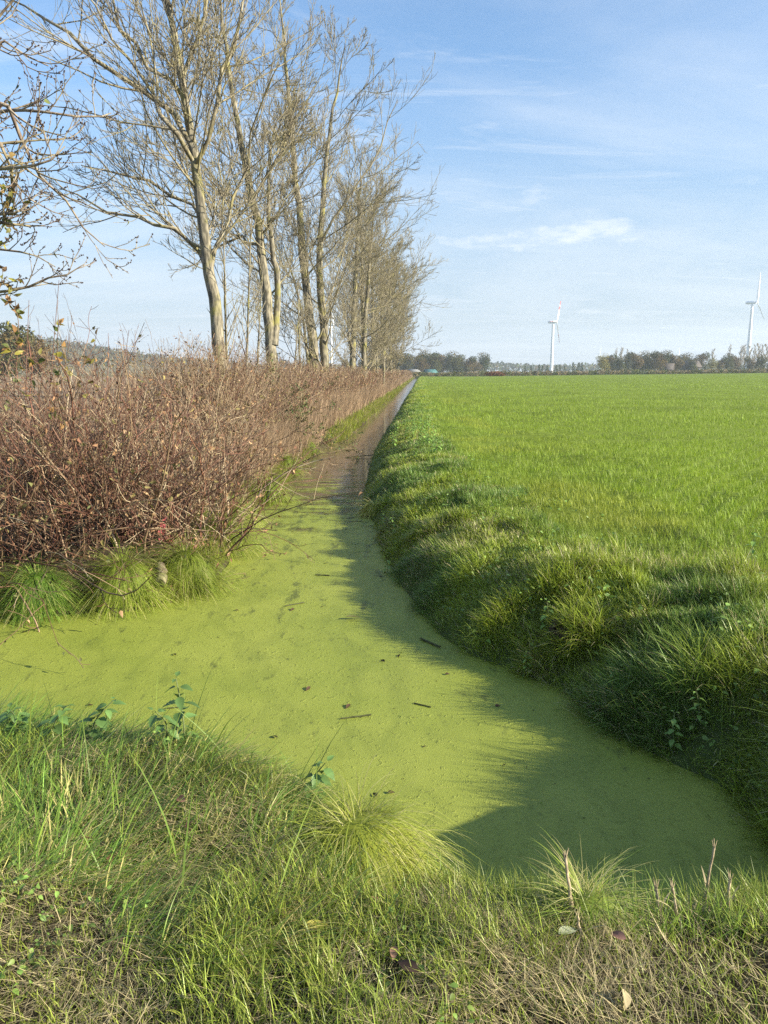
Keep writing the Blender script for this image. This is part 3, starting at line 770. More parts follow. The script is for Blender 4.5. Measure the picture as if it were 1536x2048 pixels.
def sapling(label, base, H, seed, lean=(0, 0), r=.035):
    rng = np.random.default_rng(seed); rt = empty('sapling', base); tag(rt, label, 'sapling', 'thin saplings along the hedge')
    p = smoothpath([(0, 0, 0), (lean[0] * .3 + rng.normal(0, .1), 0, H * .4), (lean[0] * .7, lean[1], H * .75), (lean[0], lean[1], H)], 14)
    R = r * (1 - np.linspace(0, 1, 14)) ** .8 + .005
    MB().add(*tubes(p[None], R[None], 7)).build('trunk', M['bark'], rt, True)
    a, ra = grow(p[None], R[None], 18, (.3, .97), .6, .22, 6, .6, .12, .5, .006, rng); b_, rb = grow(a, ra, 6, (.2, .95), .6, .45, 4, .4, .14, .7, .004, rng)
    MB().add(*tubes(a, ra, 4)).add(*tubes(b_, rb, 3)).build('crown', M['twig'], rt, True)
for k, (px, Y, H, lb, r) in enumerate([(456, 17.2, 5.2, 'thin sapling pressed against the tallest bare tree', .04), (482, 18.2, 5.8, 'straight pole sapling between the first two trunks', .035), (505, 20, 4.6, 'slender sapling just before the forked trunk', .03),
        (606, 30, 5.2, 'dark thin sapling before the double trunk', .05), (757, 60, 6.0, 'pale straight sapling at the far hedge', .08), (766, 62, 5.5, 'second pale straight sapling at the far hedge', .07), (590, 28, 4.2, 'bushy sapling filling the gap before the double trunk', .04)]):
    g = Q(px, 742, Y); g[2] = -.15
    sapling(lb, g, H, 300 + k, (RNG.normal(0, .3), 0), r)

# ------------------------------------------------------------------ budded branches of a tree beside the frame
def overhang():
    rng = np.random.default_rng(61); Y = 6.6
    b = Q(-330, 742, Y); b[2] = -.2
    rt = empty('budded_tree', b); tag(rt, 'tree reaching in with knobbly dark buds and a few yellowing leaves', 'tree')
    tr = smoothpath([b, b + [.1, 0, 2.2], b + [.0, .1, 4.0], b + [.2, .2, 6.5]], 16) - b
    MB().add(*tubes(tr[None], (.11 * (1 - np.linspace(0, 1, 16)) ** .8 + .02)[None], 9)).build('trunk', M['bark'], rt, True)
    LM = [[(-300, 330), (-120, 240), (0, 178), (22, 222), (37, 267), (70, 334), (85, 363), (122, 388), (156, 430), (176, 478), (210, 493)],
          [(-300, 330), (-150, 200), (0, 70), (37, 100), (67, 123), (97, 132)], [(-290, 350), (-120, 260), (0, 219), (74, 221), (141, 232), (193, 237), (222, 226)],
          [(-290, 380), (-120, 310), (0, 286), (56, 282), (111, 278)], [(-290, 400), (-120, 350), (0, 337), (56, 334), (104, 323), (130, 293)],
          [(-300, 600), (-120, 590), (0, 586), (74, 571), (96, 553), (148, 549), (169, 528)], [(-300, 520), (-80, 490), (22, 501), (70, 508), (111, 534)],
          [(-300, 470), (-100, 440), (0, 427), (37, 427), (59, 406)], [(-300, 480), (-100, 450), (0, 441), (41, 452), (87, 452)],
          [(-300, 320), (-120, 180), (0, 30), (60, -40), (120, -80)], [(-290, 360), (-140, 300), (-20, 250), (20, 320), (30, 380), (10, 430)]]
    P1 = []; R1 = []
    for k, l in enumerate(LM):
        q = smoothpath(np.array(px3(l, Y + rng.normal(0, .5), .18, 70 + k)) - b, 12); q[0] = tr[np.argmin(np.abs(tr[:, 2] - q[0, 2]))]
        P1.append(q); R1.append(.022 * (1 - np.linspace(0, 1, 12)) ** .9 + .004)
    P1 = np.array(P1); R1 = np.array(R1)
    P2, R2 = grow(P1, R1, 9, (.4, .98), .65, .2, 6, .5, .14, .6, .0032, rng, tdec=.3)
    P3, R3 = grow(P2, R2, 4, (.2, .98), .6, .5, 5, .45, .15, .7, .0026, rng)
    mb = MB().add(*tubes(P1, R1, 6)).add(*tubes(P2, R2, 4)).add(*tubes(P3, R3, 3)); mb.build('branches', M['dark_twig'], rt, True)
    # buds: small dark egg shapes clustered on the twig ends
    e = []
    for PP, cnt in ((P3, 5), (P2, 4)):
        for a in range(len(PP)):
            for _ in range(cnt):
                u = 1 - rng.uniform(0, .55) ** 1.3; f = min(u * (PP.shape[1] - 1), PP.shape[1] - 1.001); i = int(f)
                e.append(PP[a, i] * (1 - f + i) + PP[a, i + 1] * (f - i))
    e = np.array(e); n = len(e); d = nrm(rng.normal(0, 1, (n, 3)) + [0, 0, .6]); L = rng.uniform(.009, .018, n)[:, None]
    bp = np.stack([e, e + d * L * .35, e + d * L * .75, e + d * L], 1); br = np.array([.0015, .0052, .0042, .0006])[None] * rng.uniform(.7, 1.2, (n, 1))
    MB().add(*tubes(bp, br, 5)).build('buds', M['bud'], rt, True)
    # leaves: mostly low down near the frame edge
    k = rng.integers(0, len(P3), 700); tip = P3[k, rng.integers(1, 5, 700)]; W = tip + b
    low = ((W[:, 2] < 3.0) & (W[:, 0] < -.455 * W[:, 1])) | (rng.uniform(0, 1, 700) < .025); tip = tip[low]; n = len(tip)
    pal = np.array([(.33, .31, .04), (.2, .19, .05), (.13, .15, .04), (.3, .2, .06), (.16, .1, .05)])
    MB().add(*leaves(tip, rng.normal(0, 1, (n, 3)) + [0, 0, -.5], rng.normal(0, 1, (n, 3)), rng.uniform(.045, .08, n), rng.uniform(.025, .045, n), pal[rng.integers(0, 5, n)] * rng.uniform(.7, 1.2, (n, 1)), .3, .4)).build('leaves', M['leaf'], rt)
overhang()

# ------------------------------------------------------------------ hedge shrubs
def shrub(label, loc, h, K, seed, c, leafc, nl, spread=.8, name='bare_shrub', cat='shrub', group='bare shrubs of the thicket', thick=.006, lean=(0, 0), leafs=(.03, .065), bent=.7):
    rng = np.random.default_rng(seed)
    rt = empty(name, loc); tag(rt, label, cat, group)
    th = rng.uniform(0, 2 * pi, K); rad = spread * .45 * np.sqrt(rng.uniform(0, 1, K))
    p = np.stack([rad * np.cos(th), rad * np.sin(th), -.05 + 0 * th], 1)
    tilt = np.abs(rng.normal(0, bent, K)); a = th + rng.normal(0, .7, K)
    d = np.stack([np.sin(tilt) * np.cos(a) + lean[0], np.sin(tilt) * np.sin(a) + lean[1], np.cos(tilt)], 1)
    ln = h * rng.uniform(.55, 1.15, K); n1 = 9; out = [p]
    for k in range(n1 - 1):
        d = nrm(d + rng.normal(0, .17, (K, 3)) + np.array([0, 0, -.05])); p = p + d * (ln / (n1 - 1))[:, None]; out.append(p)
    P1 = np.stack(out, 1); big = rng.uniform(0, 1, K) < .14; R1 = (thick * np.where(big, rng.uniform(1.6, 2.6, K), rng.uniform(.6, 1.4, K)))[:, None] * np.linspace(1, .35, n1)[None]
    P2, R2 = grow(P1, R1, 5, (.25, .98), .6, .34, 6, .4, .14, .65, .0024, rng, .3, .5)
    P3, R3 = grow(P2, R2, 2, (.2, .95), .75, .42, 4, .2, .2, .8, .0018, rng, .3)
    def cc(n, m):
        base = np.asarray(c)[rng.integers(0, len(c), n)] * rng.uniform(.6, 1.35, (n, 1)); base = np.where((rng.uniform(0, 1, (n, 1)) < .1), np.array((.44, .35, .22)), base); return np.repeat(base, m, 0)
    mb = MB(); V, q = tubes(P1, R1, 4); mb.add(V, q, None, cc(K, n1 * 4)); V, q = tubes(P2, R2, 3); mb.add(V, q, None, cc(len(P2), 18)); V, q = tubes(P3, R3, 3); mb.add(V, q, None, cc(len(P3), 12))
    mb.build('stems', M['stem'], rt)
    if nl:
        k = rng.integers(0, len(P3), nl); tip = P3[k, rng.integers(0, 4, nl)] + rng.normal(0, .02, (nl, 3))
        col = np.asarray(leafc)[rng.integers(0, len(leafc), nl)] * rng.uniform(.6, 1.4, (nl, 1))
        MB().add(*leaves(tip, rng.normal(0, 1, (nl, 3)) + [0, 0, -.6], rng.normal(0, 1, (nl, 3)), rng.uniform(*leafs, nl), rng.uniform(leafs[0] * .5, leafs[1] * .55, nl), col, .5, .6, 3)).build('dead_leaves', M['dead_leaf'], rt)
    return rt
RED = [(.12, .055, .036), (.16, .075, .048), (.07, .04, .028), (.26, .175, .105), (.17, .095, .06)]
TAN = [(.22, .15, .095), (.30, .215, .13), (.12, .075, .05), (.37, .28, .175)]
DRY = [(.26, .145, .075), (.36, .23, .12), (.17, .085, .05), (.22, .18, .065)]
OLV = [(.16, .16, .06), (.22, .19, .08), (.28, .18, .10), (.12, .14, .05)]
SH = [  # px, py of the foot, height, stems, stem colours, leaf colours, leaves, label, spread
    (-130, 1160, 1.6, 70, RED, OLV, 500, 'reddish bramble at the frame edge above the dark hollow', 1.2),
    (40, 1130, 1.55, 80, RED, OLV, 700, 'reddish bramble over the dark hollow in the bank', 1.2),
    (170, 1120, 1.6, 80, RED, DRY, 700, 'arching red-stemmed shrub beside the dark hollow', 1.2),
    (290, 1105, 1.75, 85, RED, DRY, 800, 'dense reddish shrub behind the round yellow-green tussock', 1.2),
    (390, 1085, 1.75, 85, RED, DRY, 800, 'brown shrub sheltering the small red leaves', 1.1),
    (385, 1030, 1.8, 85, TAN, DRY, 1500, 'tan shrub on the inner corner with crisp dead leaves', .9),
    (420, 985, 1.85, 80, TAN, DRY, 1100, 'tan leafy shrub past the corner tussock', .8),
    (455, 945, 1.85, 80, TAN, DRY, 1100, 'pale dry shrub where duckweed gives way to open water', .8),
    (-60, 1010, 1.55, 70, RED, OLV, 500, 'twiggy shrub deep in the thicket at the frame edge', 1.4),
    (100, 1000, 1.6, 80, RED, OLV, 600, 'twiggy shrub deep in the thicket with green leaves', 1.4),
    (240, 985, 1.95, 80, RED, DRY, 700, 'tall dark red shrub in the middle of the thicket', 1.4),
    (350, 965, 2.0, 80, TAN, DRY, 800, 'tall tan shrub crowning the thicket', 1.4),
    (440, 950, 2.0, 80, TAN, DRY, 900, 'tall shrub just below the tallest bare tree', 1.3),
    (20, 925, 1.7, 70, RED, DRY, 300, 'sparse shrub with the brown field showing through', 1.6),
    (210, 905, 2.1, 70, RED, DRY, 400, 'sparse red shrub at the back of the thicket', 1.6),
    (350, 900, 2.2, 70, TAN, OLV, 600, 'shrub at the back of the thicket with olive leaves', 1.6)]
for k, (px, py, h, K, c, lc, nl, lb, spd) in enumerate(SH):
    p = P(px, py, -.3); p[2] = float(height(np.array([p[0]]), np.array([p[1]]))[0])
    shrub(lb, p, h * (1.26 if px < 260 else 1.0), int(K * 1.15), 400 + k, c, lc, int(nl * .7), spd, lean=(-.2, 0) if k in (5, 6, 7, 12) else (-.08, 0) if k == 4 else (0, 0), bent=.32 if k in (5, 6, 7, 12) else .55 if k in (3, 4) else .7)
# long whippy shoots and leafy sapling at the frame edge
for k, (pts, lb) in enumerate([([(95, 900), (100, 780), (108, 680), (118, 560)], 'long straight shoot standing above the brambles'), ([(50, 900), (52, 740), (58, 600)], 'thin bare shoot rising beside the leafy sprig'),
        ([(240, 850), (243, 760), (258, 660)], 'lone whip leaning out of the thicket top'), ([(190, 830), (192, 760), (170, 690)], 'short whip at the thicket top'), ([(320, 830), (330, 740), (365, 690)], 'bent whip near the tallest bare tree')]):
    w = np.array(px3(pts, 8.6 + .4 * k)); g = w[0].copy(); g[2] = -.2; w = np.concatenate([[g], w]); pp = smoothpath(w - g, 12)
    rt = empty('whip_shoot', g); tag(rt, lb, 'shoot', 'long shoots over the thicket')
    R = np.linspace(.008, .003, 12); V, q = tubes(pp[None], R[None], 4); a, ra = grow(pp[None], R[None], 7, (.5, .98), .5, .12, 4, .3, .12, .6, .002, RNG)
    V2, q2 = tubes(a, ra, 3)
    MB().add(V, q, None, (.16, .09, .065)).add(V2, q2, None, (.18, .11, .08)).build('stem', M['stem'], rt)
def sprig(pts, Y, seed, lb, n):
    rng = np.random.default_rng(seed); w = np.array(px3(pts, Y, .1, seed)); g = w[0].copy(); g[2] = -.2; w = np.concatenate([[g], w]); pp = smoothpath(w - g, 14)
    rt = empty('leafy_sprig', g); tag(rt, lb, 'sprig', 'leafy sprigs above the thicket')
    R = np.linspace(.010, .003, 14); a, ra = grow(pp[None], R[None], 9, (.55, .99), .7, .16, 5, .3, .15, .6, .0025, rng)
    V, q = tubes(pp[None], R[None], 5); V2, q2 = tubes(a, ra, 3); MB().add(V, q, None, (.14, .09, .06)).add(V2, q2, None, (.17, .12, .08)).build('stem', M['stem'], rt)
    k = rng.integers(0, len(a), n); tip = a[k, rng.integers(1, 5, n)]
    pal = np.array([(.33, .29, .05), (.22, .2, .05), (.12, .15, .04), (.38, .22, .08), (.28, .16, .07)])
    MB().add(*leaves(tip, rng.normal(0, 1, (n, 3)), rng.normal(0, 1, (n, 3)), rng.uniform(.06, .1, n), rng.uniform(.035, .06, n), pal[rng.integers(0, 5, n)], .3, .3)).build('leaves', M['leaf'], rt)
sprig([(20, 900), (30, 760), (40, 660), (30, 600)], 7.4, 501, 'sprig of yellow and green leaves at the frame edge', 34)
sprig([(150, 950), (130, 800), (112, 700), (118, 640)], 7.6, 502, 'sprig of curled orange-brown leaves above the brambles', 26)
sprig([(60, 1000), (110, 850), (160, 740), (190, 690)], 7.8, 503, 'arching dark sprig with a few withered leaves', 16)

# green bramble patch on the hedge top
p = P(545, 800, .2); p = Q(545, 742, 19.5); p[2] = -.2
shrub('green leafy bramble mounded on the hedge under the forked trunk', p, 2.15, 60, 470, TAN, [(.06, .10, .03), (.09, .13, .04), (.12, .12, .04), (.2, .15, .06)], 3800, 1.9, 'bramble', 'bramble', 'brambles in the hedge', leafs=(.04, .07))

# the long trimmed hedge beside the ditch, and its grassy foot
def long_hedge():
    rng = np.random.default_rng(71)
    rt = empty('hedge', (0, 0, 0)); tag(rt, 'long brown leafless hedge running beside the ditch to the horizon', 'hedge')
    mb = MB(); ml = MB(); mg = MB()
    for s0, s1, K, nl, th in ((13.5, 22, 1500, 9000, .0065), (22, 40, 1900, 10000, .010), (40, 85, 1800, 8000, .018), (85, 236, 1500, 6000, .04)):
        u = rng.uniform(0, 1, K); s = s0 * (s1 / s0) ** u; t = -3.3 - np.abs(rng.normal(0, .9, K)) - .2 * (s < 30)
        x, y = ST2XY(s, t); z = height(x, y)
        p = np.stack([x, y, z], 1); d = nrm(np.stack([rng.normal(-.05, .16, K), rng.normal(0, .25, K), np.ones(K)], 1))
        hh = np.interp(s, [13, 20, 40, 236], [2.3, 2.05, 1.9, 1.9]) * rng.uniform(.55, 1.12, K); out = [p]
        for k in range(6):
            d = nrm(d + rng.normal(0, .13, (K, 3))); p = p + d * (hh / 6)[:, None]; out.append(p)
        P1 = np.stack(out, 1); R1 = (th * rng.uniform(.6, 1.3, K))[:, None] * np.linspace(1, .4, 7)[None]
        pal = np.array(TAN + TAN + RED[:2])
        V, q = tubes(P1, R1, 3); mb.add(V, q, None, np.repeat(pal[rng.integers(0, len(pal), K)] * rng.uniform(.7, 1.3, (K, 1)), 21, 0))
        P2, R2 = grow(P1, R1, 5, (.2, .98), .7, .28, 4, .3, .16, .7, th * .4, rng)
        V, q = tubes(P2, R2, 3); mb.add(V, q, None, np.repeat(pal[rng.integers(0, len(pal), len(P2))] * rng.uniform(.7, 1.3, (len(P2), 1)), 12, 0))
        k = rng.integers(0, len(P2), nl); tip = P2[k, rng.integers(0, 4, nl)] + rng.normal(0, .03, (nl, 3)); sc = th / .0065
        lc = np.array(DRY + DRY + [(.40, .29, .19), (.16, .14, .06)]); lc = lc[rng.integers(0, len(lc), nl)] * rng.uniform(.65, 1.35, (nl, 1))
        ml.add(*leaves(tip, rng.normal(0, 1, (nl, 3)), rng.normal(0, 1, (nl, 3)), rng.uniform(.03, .06, nl) * sc ** .75, rng.uniform(.015, .035, nl) * sc ** .75, lc, .5, .5, 3))
        # bleached dead stems on the ditch side
        n = K * 2; s = s0 * (s1 / s0) ** rng.uniform(0, 1, n); x, y = ST2XY(s, -3.0 - np.abs(rng.normal(0, .3, n)))
        mg.add(*_b(blades(gz(x, y), rng.uniform(.4, 1.3, n), th * 1.3 * rng.uniform(.6, 1.4, n), rng.normal(.2, 1.2, n), np.abs(rng.normal(.1, .15, n)), rng.uniform(0, .7, n), hsv_var((.34, .245, .155), n, rng, .3), 3, rng)))
    mb.build('stems', M['stem'], rt); ml.build('dead_leaves', M['dead_leaf'], rt); mg.build('dead_stalks', M['straw'], rt)
long_hedge()
def hedge_foot():
    rng = np.random.default_rng(72); mb = MB()
    for s0, s1, n, w in ((7.5, 20, 16000, .007), (20, 60, 16000, .018), (60, 230, 9000, .05)):
        s = s0 * (s1 / s0) ** rng.uniform(0, 1, n); x, y = ST2XY(s, -2.5 - .4 * rng.uniform(0, 1, n) ** 1.3 + rng.normal(0, .05, n))
        if s0 < 10:
            y2 = rng.uniform(6.2, 20, n); ln_ = np.array([P(*q)[:2] for q in LEFTPX if q[1] < 1110] ); ln_ = ln_[np.argsort(ln_[:, 1])]
            x = np.interp(y2, ln_[:, 1], ln_[:, 0]) - np.abs(rng.normal(0, .22, n)); y = y2
        d = sdist(x, y); k = (d > -.02) & (fbm(x * .9, y * .9, 14) > .38); x, y, d = x[k], y[k], d[k]; m = len(x)
        col = hsv_var((.26, .32, .04), m, rng, .25, .6); st = rng.uniform(0, 1, m) < .25; col[st] = hsv_var((.36, .29, .15), int(st.sum()), rng, .2)
        mb.add(*_b(blades(gz(x, y), rng.uniform(.12, .42, m) * (.5 + .9 * fbm(x * 2, y * 2, 81)), w * rng.uniform(.6, 1.3, m), rng.normal(-.2, 1.3, m), np.abs(rng.normal(.4, .3, m)), rng.uniform(.2, 1.4, m), col, 3, rng)))
    # turf behind the tussocks
    n = 5000; x, y, D = polar(n, 5.6, 9.5, 1, rng, 20, -22); d = sdist(x, y); k = (d > 0) & (d < .75) & (zone(x, y) == 2) & (fbm(x * 2, y * 2, 99) > .4); x, y = x[k], y[k]; m = len(x)
    mb.add(*_b(blades(gz(x, y), rng.uniform(.04, .13, m), .005 * rng.uniform(.6, 1.3, m), rng.uniform(0, 6.3, m), np.abs(rng.normal(.4, .3, m)), rng.uniform(.2, 1.4, m), hsv_var((.2, .3, .04), m, rng, .25, .5), 3, rng)))
    o = mb.build('hedge_foot_grass', M['grass']); tag(o, 'yellow-green grass fringe between the hedge and the ditch water', 'grass', kind='stuff')
    # litter under the thicket
    n = 9000; x, y, D = polar(n, 6.5, 15, 1, rng, 22, -26); d = sdist(x, y); k = (d > .45) & (zone(x, y) == 2); x, y = x[k], y[k]; m = len(x)
    lc = np.array(DRY + [(.12, .08, .05)])[rng.integers(0, 5, m)] * rng.uniform(.6, 1.3, (m, 1))
    o = MB().add(*leaves(gz(x, y) + [0, 0, .015], rng.normal(0, 1, (m, 3)) * [1, 1, .3], rng.normal(0, .4, (m, 3)) + [0, 0, 1], rng.uniform(.03, .07, m), rng.uniform(.02, .045, m), lc, .3, .3, 3)).build('leaf_litter', M['dead_leaf'])
    tag(o, 'brown fallen leaves covering the earth under the thicket', 'leaf litter', kind='stuff')
hedge_foot()

# small red-leaved seedling under the thicket
def seedling():
    rng = np.random.default_rng(81); p = P(325, 1085, -.2); rt = empty('red_seedling', p); tag(rt, 'small seedling with pinkish red leaves under the thicket', 'seedling')
    st = smoothpath([(0, 0, -.2), (0.02, 0, .1), (.06, -.05, .25)], 7); V, q = tubes(st[None], np.linspace(.004, .002, 7)[None], 4); MB().add(V, q, None, (.25, .08, .07)).build('stem', M['stem'], rt)
    n = 16; u = rng.uniform(.3, 1, n); pos = np.stack([np.interp(u * 6, range(7), st[:, k]) for k in range(3)], 1) + rng.normal(0, .05, (n, 3))
    MB().add(*leaves(pos, rng.normal(0, 1, (n, 3)), rng.normal(0, .5, (n, 3)) + [.5, -1, .5], rng.uniform(.05, .085, n), rng.uniform(.04, .06, n), np.array((.50, .13, .13)) * rng.uniform(.7, 1.2, (n, 1)), .2, .2)).build('leaves', M['leaf'], rt)
seedling()

# ------------------------------------------------------------------ log, sticks, stalks, burrow
def log(px, py, z, L, r, az, tilt, label, name='rotten_log', mat='wood', seed=1, cat='log'):
    rng = np.random.default_rng(seed); p = P(px, py, z); n = 9; u = np.linspace(0, 1, n)
    d = np.array([cos(az) * cos(tilt), sin(az) * cos(tilt), sin(tilt)]); pts = d * ((u - .5) * L)[:, None] + rng.normal(0, r * .15, (n, 3))
    R = r * (1 + rng.normal(0, .1, n)); V, q = tubes(pts[None], R[None], 10); V = V + rng.normal(0, r * .06, V.shape)
    m = MB().add(V, q); c0 = np.vstack([pts[:1], V[:10]]); c1 = np.vstack([pts[-1:], V[-10:]])
    tri = [[0, 1 + (k + 1) % 10, 1 + k] for k in range(10)]; m.add(c0, None, tri); m.add(c1, None, [t[::-1] for t in tri])
    o = m.build(name, M[mat], None, False); o.location = p; tag(o, label, cat); return o
log(322, 1148, -.28, .30, .05, -1.25, -.3, 'short rotten log lying on the bank between two tussocks')
log(860, 1285, WZ + .012, .26, .008, -.95, .0, 'dark wet stick floating on duckweed close to the field bank', 'floating_stick', 'sodden', 3, 'stick')
log(712, 1433, WZ + .008, .20, .005, .25, .02, 'weed-coated stick floating in the middle of the duckweed', 'floating_stick', 'sodden', 4, 'stick')
log(350, 1415, WZ + .006, .13, .004, .2, 0, 'thin twig on the duckweed above the tall nettle', 'floating_stick', 'sodden', 5, 'stick')
log(845, 1410, WZ + .006, .13, .004, -.5, 0, 'short twig on the duckweed beyond the middle stick', 'floating_stick', 'sodden', 6, 'stick')
log(590, 1208, WZ + .008, .2, .006, .6, 0, 'brown twig with debris near the pale floating leaf', 'floating_stick', 'sodden', 7, 'stick')
log(645, 1150, WZ + .008, .16, .006, -.2, 0, 'dark twig afloat where the duckweed thins', 'floating_stick', 'sodden', 8, 'stick')
log(725, 912, WZ + .03, .9, .012, .3, .05, 'dead branch lying in the open brown water', 'floating_stick', 'sodden', 9, 'stick')

def stalk(px, py, z, h, lean, label, seed, r=.006):
    rng = np.random.default_rng(seed); p = P(px, py, z); p[2] = float(height(np.array([p[0]]), np.array([p[1]]))[0]) - .02
    rt = empty('cut_stalk', p); tag(rt, label, 'stalk', 'bleached cut stalks on the near bank')
    pts = smoothpath([(0, 0, 0), (lean[0] * .5, lean[1] * .5, h * .5), (lean[0], lean[1], h)], 9) + rng.normal(0, .0012, (9, 3))
    r = r * .7; R = np.linspace(r * 1.1, r * .85, 9); V, q = tubes(pts[None], R[None], 7); m = MB().add(V, q)
    for j in range(5):   # frayed top
        a = j * 1.3; b = pts[-1] + np.array([cos(a), sin(a), 0]) * r * .6; e = b + np.array([cos(a) * .006, sin(a) * .006, rng.uniform(.012, .04)]); V, q = tubes(np.array([[b - [0, 0, .01], b, e]]), np.array([[r * .45, r * .4, r * .1]]), 4); m.add(V, q)
    m.build('stalk', M['dry_stalk'], rt, True)
    V, q = tubes(pts[2:5][None], np.full((1, 3), r * 1.35), 7); V2 = blades(np.array([pts[3]]), .09, .01, rng.uniform(0, 6), .5, .9, np.array([(.42, .35, .2)]), 4, rng); MB().add(V, q, None, (.45, .37, .22)).add(*_b(V2)).build('leaf_sheath', M['straw'], rt)
for k, a in enumerate([(1150, 1850, 0, .24, (-.03, .03), 'tallest frayed stalk rising from the half dead tuft', .008), (1322, 1840, 0, .13, (-.01, .03), 'short bleached stalk, one of two close together', .007), (1360, 1850, 0, .135, (-.02, .03), 'leaning bleached stalk with a bent sheath of two close together', .006),
        (1405, 1820, -.1, .25, (.03, .02), 'thin tall stalk standing against the dark duckweed', .006), (1455, 1840, 0, .15, (.01, .03), 'stubby stalk nearest the shaded field bank', .007), (1168, 1900, 0, .09, (-.02, .02), 'low split stalk leaning below the half dead tuft', .006)]):
    stalk(*a[:6], 600 + k, a[6])

def burrow():
    p = P(1145, 1235, -.15); p[2] = float(height(np.array([p[0]]), np.array([p[1]]))[0]) + .06
    rng = np.random.default_rng(91); a = np.linspace(0, 2 * pi, 16, endpoint=False); V = []
    for rr, zz in ((.15, -.05), (.13, .03), (.085, .045), (.06, .0), (.045, -.05)):
        V.append(np.stack([np.cos(a) * rr * 1.3, np.sin(a) * rr, np.full(16, zz)], 1) + rng.normal(0, .012, (16, 3)))
    V = np.concatenate(V + [np.array([[0, 0, -.06]])]); i = np.arange(80).reshape(5, 16)
    q = np.stack([i[:-1], np.roll(i[:-1], -1, 1), np.roll(i[1:], -1, 1), i[1:]], -1).reshape(-1, 4); t = np.stack([i[4], np.roll(i[4], -1), np.full(16, 80)], 1)
    o = MB().add(V, q, t, (.05, .028, .02)).build('burrow_mound', M['straw'], None, True); o.location = p; o.rotation_euler = (.35, -.35, 0); tag(o, 'small dark earth mound of a burrow in the field bank', 'burrow')
burrow()

def ground_weeds():
    rng = np.random.default_rng(96); mb = MB()
    x, y, D = polar(26000, 3, 26, 1.5, rng, 36, 6); x2, y2, D2 = polar(9000, 1.4, 3.6, 1, rng, 40); x = np.concatenate([x, x2]); y = np.concatenate([y, y2])
    d = sdist(x, y); z_ = zone(x, y); k = ((z_ == 1) & (d > .1) & (d < 2.2) & (fbm(x * 1.6, y * 1.6, 191, 3) > .52)) | ((z_ == 0) & (d > .1) & (fbm(x * 2.6, y * 2.6, 192, 3) > .72)); x, y = x[k], y[k]; m = len(x); D = np.hypot(x, y)
    L = rng.uniform(.018, .05, m) * np.interp(D, [1, 3, 5], [.45, .6, 1]); a = rng.uniform(0, 6.28, m)
    mb.add(*leaves(gz(x, y) + np.stack([0 * x, 0 * x, rng.uniform(.02, .16, m) * np.interp(D, [2, 5], [.35, 1])], 1), np.stack([np.cos(a), np.sin(a), rng.normal(0, .3, m)], 1), rng.normal(0, .4, (m, 3)) + [0, 0, 1], L, L * .65, hsv_var((.16, .26, .05), m, rng, .25, .25), .3, .25, 5))
    tag(mb.build('ground_weeds', M['nettle']), 'low broad-leaved weeds mixed into the bank grass', 'weeds', kind='stuff')
ground_weeds()

# ------------------------------------------------------------------ loose leaves, one object each
def one_leaf(name, p, L, W, col, seed, label, group, flat=.25, lift=.008):
    rng = np.random.default_rng(seed)
    V = leaves(np.zeros((1, 3)), np.array([[cos(seed * 2.1), sin(seed * 2.1), 0.05]]), np.array([[rng.normal(0, flat), rng.normal(0, flat), 1]]), L, W, np.array([col]), .35, .15, 7)
    o = MB().add(*V).build(name, M['dead_leaf']); o.location = p + [0, 0, lift]; tag(o, label, 'leaf', group)
one_leaf('floating_leaf', P(690, 1240), .15, .06, (.48, .40, .25), 21, 'large pale curled leaf lying on the duckweed', 'leaves floating on the duckweed', .2, .03)
FL = [(175, 1412, 'dark leaf on duckweed straight above the low nettles'), (352, 1312, 'tiny brown leaf floating far from the others'), (700, 1410, 'black leaf scrap beside the middle stick'), (775, 1588, 'reddish brown leaf near the glowing tuft'),
      (757, 1596, 'smaller brown leaf beside the reddish one near the glowing tuft'), (55, 1262, 'dark leaf close to the dark green tussock'), (470, 1222, 'green-brown leaf off the point of the bank'), (655, 1128, 'dark leaf clump where the duckweed thins'),
      (588, 1218, 'brown leaf caught on the twig by the pale leaf'), (505, 1140, 'dark leaf near the corner tussock'), (770, 1325, 'dark curled leaf between middle stick and wet stick'), (800, 1310, 'leaf scrap standing up beside the wet stick'),
      (990, 1414, 'dark leaf in the shadow fringe'), (555, 1478, 'dark leaf off the straw mound'), (620, 1375, 'green-coated leaf in the open duckweed'), (890, 1350, 'small leaf before the shadow fringe')]
for k, (px, py, lb) in enumerate(FL):
    one_leaf('floating_leaf', P(px, py), .04 + .015 * (k % 3), .024, [(.07, .045, .025), (.06, .055, .02), (.09, .055, .03)][k % 3], 30 + k, lb, 'leaves floating on the duckweed', .35)
